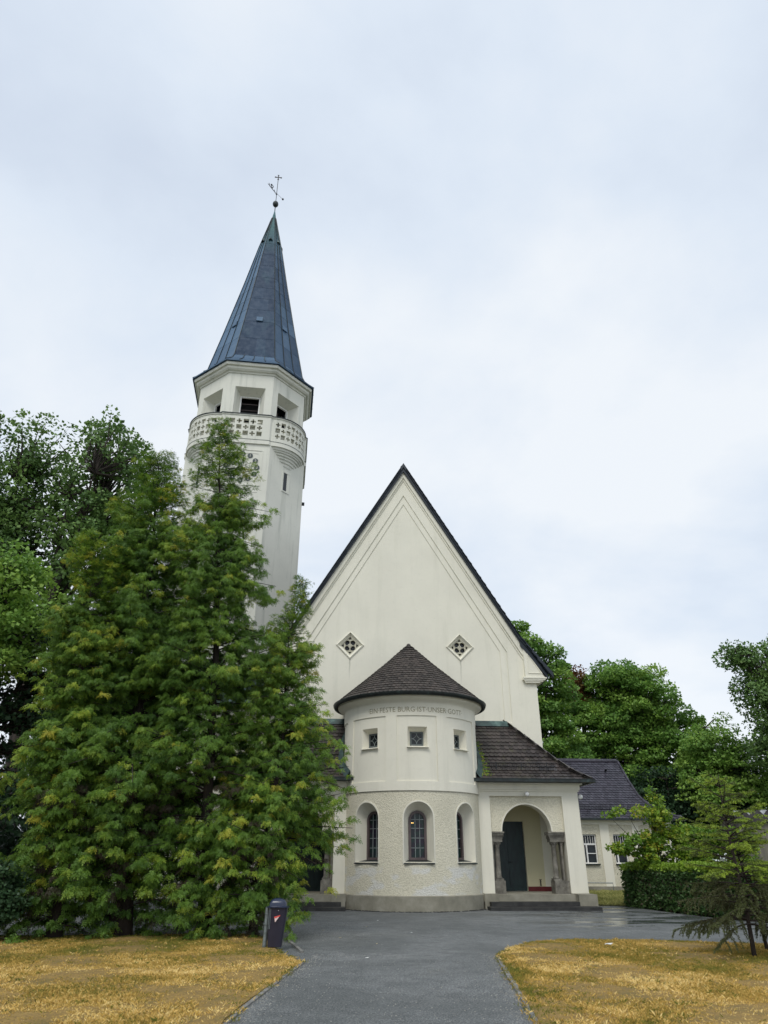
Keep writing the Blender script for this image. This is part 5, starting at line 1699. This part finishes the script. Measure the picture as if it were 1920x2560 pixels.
# broadleaf trees on the right
broadleaf('lime_tree', 'tall green broadleaf tree whose crown emerges from behind the gable roof', (12.0, 47, 0), 17, [(12.3, 47, 14.2, 1.9, 2, 2.6), (14.0, 47, 12.5, 2.0, 2, 2.8), (13.2, 47, 9.0, 2.4, 2.2, 3.2), (15.2, 48, 7.4, 2.2, 2, 2.6), (11.0, 47, 8.0, 2.0, 2, 3)], 45, 210, 200, .21, 'lime_leaf', 'tree', .35, cr=(.5, 1.15), solid=.55, tint=(.15, .9))
broadleaf('lime_tree', 'broad domed green tree in the middle behind the parish house roof', (20.5, 51, 0), 15, [(20.9, 51, 12.0, 2.5, 2.6, 2.9), (22.6, 51, 11.6, 2.8, 2.6, 2.9), (24.8, 51, 9.2, 2.6, 2.6, 3.0), (20.5, 51, 8.0, 3.6, 2.6, 2.6), (17.2, 51, 9.4, 1.8, 2, 2.6), (25.5, 50, 6.0, 2.6, 2.4, 2.6), (22.4, 50, 5.5, 3.0, 2, 2.4), (21.5, 51.5, 10.0, 3.2, 2.2, 2.6)], 46, 420, 210, .21, 'lime_leaf', 'tree', .42, cr=(.5, 1.2), solid=.55, tint=(.2, 1.0), limbs=10)
broadleaf('red_maple', 'rusty red crown of a maple peeping up between two green trees behind the roof', (18.4, 52.4, 0), 14, [(18.3, 52.4, 13.6, 1.1, .9, 1.2), (19.3, 52.4, 13.2, 1.0, .8, 1.2), (18.4, 52.4, 11.8, 1.3, .9, 1.2)], 47, 60, 80, .19, 'red_leaf', 'tree', .2, cr=(.4, .8), solid=.2, tint=(.3, .9), fork=.8)
broadleaf('oak_tree', 'tall dark tree at the right edge with loose branches reaching over the sky', (28.0, 41, 0), 18, [(27.9, 41, 11.8, 2.3, 2.3, 2.6), (25.8, 41, 10.8, 1.2, 1.5, 1.2), (28.0, 41, 8.2, 3.2, 2.6, 2.4), (25.6, 41.5, 13.0, 1.2, 1.2, .8)], 48, 420, 62, .18, 'oak_leaf', 'tree', .33, cr=(.28, .75), solid=.3, tint=(.4, 1.0), limbs=14, fork=.45, flat=.9)
broadleaf('lime_tree', 'lighter green tree lower down at the right, in front of the tall dark tree', (24.5, 45, 0), 10, [(24.6, 45, 8.2, 1.8, 1.8, 1.8), (26.0, 45, 6.2, 2.2, 1.8, 2.4), (23.2, 45, 5.6, 1.8, 1.8, 2.2)], 49, 160, 120, .17, 'lime_leaf', 'tree', .22, cr=(.5, .9), solid=.3, tint=(.4, 1.0))
broadleaf('dark_tree', 'dark shaded tree behind the right end of the parish house roof', (20.8, 46.5, 0), 7, [(20.6, 46.5, 5.0, 2.0, 1.5, 2.2), (22.4, 46.5, 4.2, 2.0, 1.5, 2.6), (21.4, 46.5, 2.2, 3.0, 1.5, 1.8), (24.6, 46, 3.2, 2.2, 1.5, 2.4)], 50, 220, 100, .18, 'dark_leaf', 'tree', .25, cr=(.5, .9), solid=.15, tint=(.2, .8))
broadleaf('oak_tree', 'dark tree behind the concrete garage at the right edge', (30.0, 46, 0), 9, [(30.0, 46, 6.0, 3.5, 2, 2.8), (26.5, 46.5, 5.0, 3.0, 2, 2.4)], 51, 150, 75, .24, 'oak_leaf', 'tree', .3, cr=(.6, 1.0), solid=.2, tint=(.2, .7))
broadleaf('young_maple', 'young yellow-green maple rising above the left end of the hedge', (11.9, 27.1, 0), 4.2, [(11.9, 27.1, 2.9, .75, .7, .7), (12.0, 27.1, 3.7, .32, .3, .45), (11.3, 27.1, 2.1, .7, .6, .45), (12.4, 27.1, 2.2, .7, .6, .6), (10.75, 27.1, 3.1, .45, .3, .22), (11.8, 27.1, 1.6, .9, .6, .35), (10.35, 27.1, 2.95, .35, .3, .18), (10.5, 27.1, 1.95, .5, .35, .3)], 52, 110, 55, .115, 'maple_leaf', 'tree', .05, cr=(.16, .34), solid=.2, tint=(.2, .8), limbs=9, fork=.3)
broadleaf('young_maple', 'low bushy light green maple behind the hedge, right of the young maple', (14.2, 27.5, 0), 3, [(13.5, 27.5, 2.0, .8, .6, .65), (14.4, 27.5, 2.3, .8, .6, .6), (15.2, 27.5, 1.9, .8, .6, .6)], 53, 80, 60, .115, 'maple_leaf', 'tree', .05, cr=(.18, .36), solid=.1, tint=(.1, .6), limbs=8, fork=.3)

broadleaf('dark_tree', 'shaded low tree directly behind the parish house ridge', (16.5, 52, 0), 8, [(15.5, 52, 6.5, 3.0, 1.5, 2.0), (19.0, 52, 6.5, 3.0, 1.5, 2.2)], 54, 120, 120, .2, 'dark_leaf', 'tree', .25, cr=(.6, 1.0), solid=.2, tint=(.4, 1.0))
# hedge
def hedge():
    g = np.random.default_rng(60)
    root = empty('hedge', (11.5, 25, 0), 0, 'clipped leafy hedge, dark below and fresh green on top, right of the path', 'hedge')
    path = [(11.45, 28.3), (11.95, 24.8), (12.5, 21.7), (14.2, 21.4), (19.5, 21.6)]
    core = MB(); lv = Leaves()
    for i in range(len(path) - 1):
        a = np.array(path[i]); c = np.array(path[i + 1]); d = c - a; ln = np.linalg.norm(d); d /= ln; nr = np.array([d[1], -d[0]])
        core.bar((a[0] - 11.5, a[1] - 25, .62), (c[0] - 11.5, c[1] - 25, .62), .62, 1.1)
        n = int(ln * 5200)
        u = g.uniform(-.25, ln + .25, n); face = g.random(n)
        hw = .47 + .05 * np.sin(u * 3.1) + .04 * np.sin(u * 7.7)
        ht = 1.36 + .03 * np.sin(u * 2.3) + .03 * np.sin(u * 5.9)
        side_ = face < .72
        x = np.where(side_, np.sign(g.uniform(-1, 1, n)) * hw * (1 - .12 * g.random(n)), g.uniform(-1, 1, n) * hw)
        z = np.where(side_, g.uniform(.03, 1.36, n), ht - g.random(n) ** 2 * .12)
        P = np.stack([a[0] + d[0] * u + nr[0] * x, a[1] + d[1] * u + nr[1] * x, z], 1)
        P += g.normal(scale=.035, size=P.shape)
        outw = np.stack([nr[0] * np.sign(x), nr[1] * np.sign(x), np.zeros(n)], 1) * side_[:, None] + np.array([0, 0, 1.0]) * (~side_)[:, None]
        dr = unit(outw * .7 + g.normal(scale=.6, size=(n, 3)) + np.array([0, 0, .15]))
        l2 = .085 * g.uniform(.7, 1.3, (n, 1))
        w = unit(np.cross(dr, unit(outw + g.normal(scale=.5, size=(n, 3))))) * l2 * .36
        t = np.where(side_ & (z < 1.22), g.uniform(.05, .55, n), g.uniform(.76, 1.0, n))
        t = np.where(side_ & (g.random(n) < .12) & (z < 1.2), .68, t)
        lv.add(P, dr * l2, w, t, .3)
        if i == 0:   # end face
            m_ = 4500
            P = np.stack([a[0] - d[0] * .28 + nr[0] * g.uniform(-.48, .48, m_), a[1] - d[1] * .28 + nr[1] * g.uniform(-.48, .48, m_), g.uniform(.03, 1.36, m_)], 1) + g.normal(scale=.04, size=(m_, 3))
            dr = unit(np.array([-d[0], -d[1], 0]) * .7 + g.normal(scale=.6, size=(m_, 3))); l2 = .085 * g.uniform(.7, 1.3, (m_, 1))
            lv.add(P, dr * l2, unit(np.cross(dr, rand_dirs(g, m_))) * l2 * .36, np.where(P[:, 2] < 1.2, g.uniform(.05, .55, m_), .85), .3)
    core.build('branches', M['bark'], root)
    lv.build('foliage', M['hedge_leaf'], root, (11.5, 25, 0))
hedge()

# spruce on the right lawn
def spruce(base, tip, label, seed, nwh, Rb, r0=.055, tmin=.2):
    g = np.random.default_rng(seed)
    base = np.array(base, float); tip = np.array(tip, float)
    root = empty('spruce', tuple(base), 0, label, 'tree')
    tr = MB(); lv = Leaves()
    tr.tube([tuple((tip - base) * t + np.array([.03 * math.sin(t * 7), .02 * math.sin(t * 9), 0])) for t in np.linspace(0, 1, 10)], list(np.linspace(r0, .008, 10)), 8)
    P_, D_, L_, T_ = [], [], [], []
    def needled(pts, tintb, r_=1.0):
        # brush of needles along a polyline
        for i in range(len(pts) - 1):
            a, c = pts[i], pts[i + 1]; ln = np.linalg.norm(c - a); d = (c - a) / max(ln, 1e-6)
            n = max(3, int(ln * 330))
            f_ = g.random((n, 1)); p = a + (c - a) * f_
            q = unit(d * .75 + g.normal(scale=.62, size=(n, 3)) + np.array([0, 0, .08]))
            P_.append(p); D_.append(q); L_.append(np.full(n, .034 * r_)); T_.append(tintb + g.uniform(-.12, .12, n) + (f_[:, 0] * .1 if i == len(pts) - 2 else 0))
    H = tip[2] - base[2]
    for w in range(nwh):
        t = tmin + (1 - tmin) * w / nwh + g.uniform(-.02, .02)
        tw0 = t
        nb = 6 if t < .8 else 5
        a0 = g.uniform(0, 2 * PI)
        for k_ in range(nb):
            az = a0 + 2 * PI * k_ / nb + g.uniform(-.3, .3)
            t = min(.985, max(tmin, tw0 + g.uniform(-.035, .035)))
            rz_ = g.uniform(-.12, .45)
            Ln = Rb * (1 - t) ** .62 * g.uniform(.75, 1.15) + .10
            o = base + (tip - base) * t; out_ = np.array([math.sin(az), -math.cos(az), 0])
            droop = .05 + .38 * (1 - t)
            bpf = lambda s: o + out_ * Ln * s + np.array([0, 0, Ln * ((.22 + rz_) * s * (t * 1.4) - droop * s * s + .10 * s ** 4)])
            pts = [bpf(s) for s in np.linspace(0, 1, 7)]
            tr.tube([tuple(p - base) for p in pts], list(np.linspace(.014, .003, 7)), 4, False)
            low_ = t < .42
            tb_ = (.14 if low_ else .44) + g.uniform(-.08, .12)
            needled(pts[2:], tb_)
            nt_ = int(Ln * 16)
            for j in range(nt_):
                s = g.uniform(.25, .98); p0 = bpf(s); sg = g.choice([-1, 1])
                sd_ = np.array([out_[1], -out_[0], 0]) * sg
                l2 = (.10 + .30 * Ln * (1 - s * .6)) * g.uniform(.5, 1.0)
                dn = -.55 if low_ else -.18
                p1 = p0 + (out_ * .55 + sd_ * .7) * l2 * .5 + np.array([0, 0, dn * l2 * .35]); p2 = p0 + (out_ * .8 + sd_ * .9) * l2 * (.7 if low_ else .9) + np.array([0, 0, dn * l2 * (1.3 if low_ else .8)])
                tr.tube([tuple(p0 - base), tuple(p1 - base), tuple(p2 - base)], .003, 3, False)
                tip_l = (not low_) and g.random() < .62
                needled([p0, p1, p2], tb_ + (.42 if tip_l else .0), 1.1 if tip_l else 1)
    P = np.concatenate(P_); D = np.concatenate(D_); Ls = np.concatenate(L_)[:, None]; T = np.concatenate(T_)
    W = unit(np.cross(D, rand_dirs(g, len(P)))) * .0048
    lv.add(P, D * Ls, W, T)
    tr.build('trunk', M['bark'], root, True)
    lv.build('needles', M['spruce_needle'], root, tuple(base))
spruce((7.60, 14.07, 0), (7.62, 14.1, 3.1), 'sparse young spruce with bright tips standing on the right lawn', 70, 15, 1.30, .045, .17)
spruce((8.40, 15.03, 0), (7.95, 14.6, 2.2), 'second spruce stem leaning towards the first at the right edge', 71, 8, .85, .036, .34)

# ------------------------------------------------------------------ grass
def pip(poly, X_, Y_):
    c = np.zeros(len(X_), bool); j = len(poly) - 1
    for i in range(len(poly)):
        xi, yi = poly[i]; xj, yj = poly[j]
        if yi != yj: c ^= ((yi > Y_) != (yj > Y_)) & (X_ < (xj - xi) * (Y_ - yi) / (yj - yi) + xi)
        j = i
    return c
def vnoise(x, y, s, seed):
    g = np.random.default_rng(seed); G_ = g.random((64, 64)); x = x / s + 100; y = y / s + 100
    xi = np.floor(x).astype(int); yi = np.floor(y).astype(int); fx = x - xi; fy_ = y - yi
    fx = fx * fx * (3 - 2 * fx); fy_ = fy_ * fy_ * (3 - 2 * fy_)
    a = G_[xi % 64, yi % 64]; b_ = G_[(xi + 1) % 64, yi % 64]; c = G_[xi % 64, (yi + 1) % 64]; d = G_[(xi + 1) % 64, (yi + 1) % 64]
    return (a * (1 - fx) + b_ * fx) * (1 - fy_) + (c * (1 - fx) + d * fx) * fy_
def grass(name, poly, bbox, n, seed, green, hgt=.042, mat='dry_grass'):
    g = np.random.default_rng(seed)
    X_ = g.uniform(bbox[0], bbox[1], n); Y_ = g.uniform(bbox[2], bbox[3], n)
    js = g.normal(scale=.045, size=n); k_ = pip(poly, X_ + js, Y_ + g.normal(scale=.045, size=n))
    X_, Y_ = X_[k_], Y_[k_]
    nz = vnoise(X_, Y_, .55, seed); nz2 = vnoise(X_, Y_, .075, seed + 1); nz3 = vnoise(X_, Y_, 1.6, seed + 2)
    keep = g.random(len(X_)) < np.clip(.6 + nz2 * .6, 0, 1)
    gr = green(X_, Y_)
    bare = vnoise(X_, Y_, .8, seed + 5)
    edge = gr < -0.5
    keep &= ~(edge & (bare > .25) & (g.random(len(X_)) < .8))
    X_, Y_, nz, nz2, nz3, gr = X_[keep], Y_[keep], nz[keep], nz2[keep], nz3[keep], gr[keep]
    m_ = len(X_)
    t = .52 + .30 * (nz - .5) * 2 * .8 + .22 * (nz2 - .5) * 2 + .18 * (nz3 - .5) * 2 + g.normal(scale=.19, size=m_)
    t = t * (1 - np.clip(gr, 0, 1)) + np.clip(gr, 0, 1) * (.12 + g.normal(scale=.10, size=m_))
    h = hgt * g.uniform(.4, 1.35, m_) * (.55 + .8 * nz2)
    az = g.uniform(0, 2 * PI, m_); lean = g.uniform(.15, 1.3, m_)
    P = np.stack([X_, Y_, np.full(m_, .015)], 1)
    D = np.stack([np.cos(az) * lean, np.sin(az) * lean, np.ones(m_)], 1); D = unit(D) * h[:, None]
    wa = g.uniform(0, PI, m_); W = np.stack([np.cos(wa), np.sin(wa), np.zeros(m_)], 1) * (.0028 + .0012 * g.random((m_, 1)))
    V = np.stack([P - W, P + W, P + D * .6 + np.array([0, 0, 0]) + W * .7, P + D + np.stack([np.cos(az), np.sin(az), -np.ones(m_) * .3], 1) * h[:, None] * .25], 1).reshape(-1, 3)
    F = np.arange(m_ * 4).reshape(-1, 4)
    o = np_mesh(name, V, F, np.clip(t, 0, 1), M[mat])
    return tag(o, None, None, None, 'stuff')
def green_l(X_, Y_):
    g1 = np.clip((Y_ - 12.5) / 3.5, .12, 1) * np.clip(vnoise(X_, Y_, 1.1, 91) * 2.0 - .45, 0, 1) * .95
    g2 = np.clip((Y_ - 17.2) / .8, 0, 1) * .5
    # bare earth by the kerb
    xe = np.interp(Y_, [9.1, 9.9, 13.8], [-1.12, -1.06, -.5])
    e_ = (xe - X_ < .55 * (vnoise(X_, Y_, .7, 92) + .2)) & (Y_ < 13.2)
    return np.where(e_, -1, np.clip(g1 + g2, 0, 1))
def green_r(X_, Y_):
    g1 = np.clip((vnoise(X_, Y_, .9, 93) - .5) * 2.6, 0, 1)
    xe = np.interp(Y_, [3, 8.94, 11.93, 14.07], [1.2, 2.27, 2.68, 3.0])
    near = np.clip(1 - (X_ - xe) / .5, 0, 1) * (Y_ < 14.5)
    g2 = np.clip(near * 1.1 * vnoise(X_, Y_, .3, 94) + .6 * np.clip((Y_ - 15.8) / 1.2, 0, 1), 0, 1)
    e_ = (X_ - xe < .9) & (X_ - xe > .15) & (Y_ < 10.8) & (vnoise(X_, Y_, .5, 95) > .4)
    sp_ = np.exp(-((X_ - 7.6) ** 2 + (Y_ - 14.3) ** 2) / 1.2) * .7
    return np.where(e_, -1, np.clip(g1 * .6 + g2 + sp_, 0, 1))
grass('grass', LAWN_L, (-9.5, 0, 7.5, 18.7), 560000, 80, green_l)
grass('grass', LAWN_R, (1.5, 11.0, 7.5, 17.2), 500000, 81, green_r)
grass('grass', [(9.8, 29.4), (10.9, 28.6), (12.5, 28.6), (17, 39.4), (9.5, 39.4), (9.6, 31.5)], (9.5, 15, 28.6, 39.4), 60000, 82, lambda x, y: np.full(len(x), .1), .14, 'pale_grass')
# loose debris and grit along the foot of the apse
b = MB(); rg = random.Random(77)
for i in range(420):
    a = R(rg.uniform(-62, 62)); r_ = 2.70 + abs(rg.gauss(0, .07)); s_ = rg.uniform(.008, .03)
    x, y = XC + r_ * math.sin(a), YC - r_ * math.cos(a)
    b.lathe([(s_, 0), (s_ * .8, s_ * .7), (0, s_)], (x, y, 0.0), 5)
tag(b.build('gravel', M['dark_stone']), kind='stuff')
# fallen leaves and a paper scrap
def scrap(name, x, y, s_, mat, label, cat, z=.006, group=None, rot=0):
    b = MB()
    pts = [(-1, 0, 0), (-.5, .5, .15), (.2, .45, .05), (1, .1, .25), (.3, -.4, .0), (-.5, -.45, .12)]
    c_, s2 = math.cos(rot), math.sin(rot)
    top = [((u * c_ - v * s2) * s_, (u * s2 + v * c_) * s_, w * s_ + .004) for u, v, w in pts]
    low = [(p[0], p[1], p[2] - .003) for p in top]
    n = 6
    b.add(top + low, [tuple(range(n)), tuple(range(2 * n - 1, n - 1, -1))] + [(i, n + i, n + (i + 1) % n, (i + 1) % n) for i in range(n)])
    o = b.build(name, M[mat]); o.location = (x, y, z); return tag(o, label, cat, group)
LV = [(0.65, 14.4), (0.95, 16.6), (0.2, 17.8), (1.9, 18.9), (.9, 20.5), (2.7, 12.6), (1.3, 22.4), (-0.2, 19.6)]
for i, (x, y) in enumerate(LV):
    scrap('fallen_leaf', x, y, .035, 'notice_white' if i % 3 == 0 else 'leaf_tan', 'small pale fallen leaf lying on the asphalt path', 'leaf', .006, 'pale fallen leaves on the path', i * 1.3)
scrap('paper_scrap', 5.55, 15.75, .09, 'notice_white', 'crumpled white paper scrap on the far edge of the right lawn', 'litter', .06)

# taller straw and weeds standing out of the lawns, and tufts creeping over the kerbs
def straw(poly, bbox, n, seed, edge):
    g = np.random.default_rng(seed)
    cx = g.uniform(bbox[0], bbox[1], n); cy = g.uniform(bbox[2], bbox[3], n)
    k_ = pip(poly, cx, cy); cx, cy = cx[k_], cy[k_]
    sz = g.uniform(.4, 1.0, len(cx)); gr = g.random(len(cx)) < .40
    ex = np.array(edge); m_ = len(cx)
    # tufts along the kerb
    ne = 90; f_ = g.uniform(0, len(ex) - 1.001, ne); i_ = f_.astype(int); fr_ = (f_ - i_)[:, None]
    ep = ex[i_] * (1 - fr_) + ex[i_ + 1] * fr_ + g.normal(scale=.05, size=(ne, 2))
    cx = np.concatenate([cx, ep[:, 0]]); cy = np.concatenate([cy, ep[:, 1]]); sz = np.concatenate([sz, g.uniform(.3, .8, ne)]); gr = np.concatenate([gr, g.random(ne) < .75])
    k = 14
    X_ = np.repeat(cx, k) + g.normal(scale=.03, size=len(cx) * k); Y_ = np.repeat(cy, k) + g.normal(scale=.03, size=len(cx) * k)
    h = np.repeat(sz, k) * g.uniform(.03, .095, len(X_)); G_ = np.repeat(gr, k); N_ = len(X_)
    az = g.uniform(0, 2 * PI, N_); le = g.uniform(.2, 1.1, N_)
    P = np.stack([X_, Y_, np.full(N_, .01)], 1); D = unit(np.stack([np.cos(az) * le, np.sin(az) * le, np.ones(N_)], 1)) * h[:, None]
    wa = g.uniform(0, PI, N_); W = np.stack([np.cos(wa), np.sin(wa), np.zeros(N_)], 1) * .0016
    V = np.stack([P - W, P + W, P + D * .6 + W * .7, P + D + np.stack([np.cos(az), np.sin(az), -np.ones(N_) * .4], 1) * h[:, None] * .3], 1).reshape(-1, 3)
    t = np.where(G_, g.uniform(.02, .25, N_), g.uniform(.35, .95, N_))
    o = np_mesh('grass', V, np.arange(N_ * 4).reshape(-1, 4), t, M['dry_grass']); o['kind'] = 'stuff'
straw(LAWN_L, (-9.5, 0, 8.0, 18.5), 2600, 301, [(-1.1, 9.0), (-1.04, 9.87), (-.48, 13.83), (-.9, 15.0), (-1.2, 16.4), (-1.6, 18.0)])
straw(LAWN_R, (1.8, 11, 8.0, 17.0), 2300, 302, [(2.27, 8.94), (2.67, 11.93), (2.98, 14.07), (3.2, 14.9), (4.2, 16.5), (5.0, 17.05)])
# loose grit and leaf litter on the asphalt, denser along the kerbs
b = MB(); rg = random.Random(303)
for i in range(2600):
    if i % 2:
        y = rg.uniform(8.5, 15.0); side_ = rg.random() < .5
        x = (-1.02 + (y - 9.8) * .137 + abs(rg.gauss(0, .16))) if side_ else (2.22 + (y - 8.94) * .145 - abs(rg.gauss(0, .16)))
    else:
        y = rg.uniform(9.0, 26.0); x = rg.uniform(-.9, 2.2) if y < 15 else rg.uniform(-1.5, 9.0)
    s_ = rg.uniform(.003, .010)
    b.lathe([(s_, 0), (s_ * .8, s_ * .6), (0, s_ * .8)], (x, y, 0.0), 4)
o = b.build('gravel', M['concrete']); o['kind'] = 'stuff'
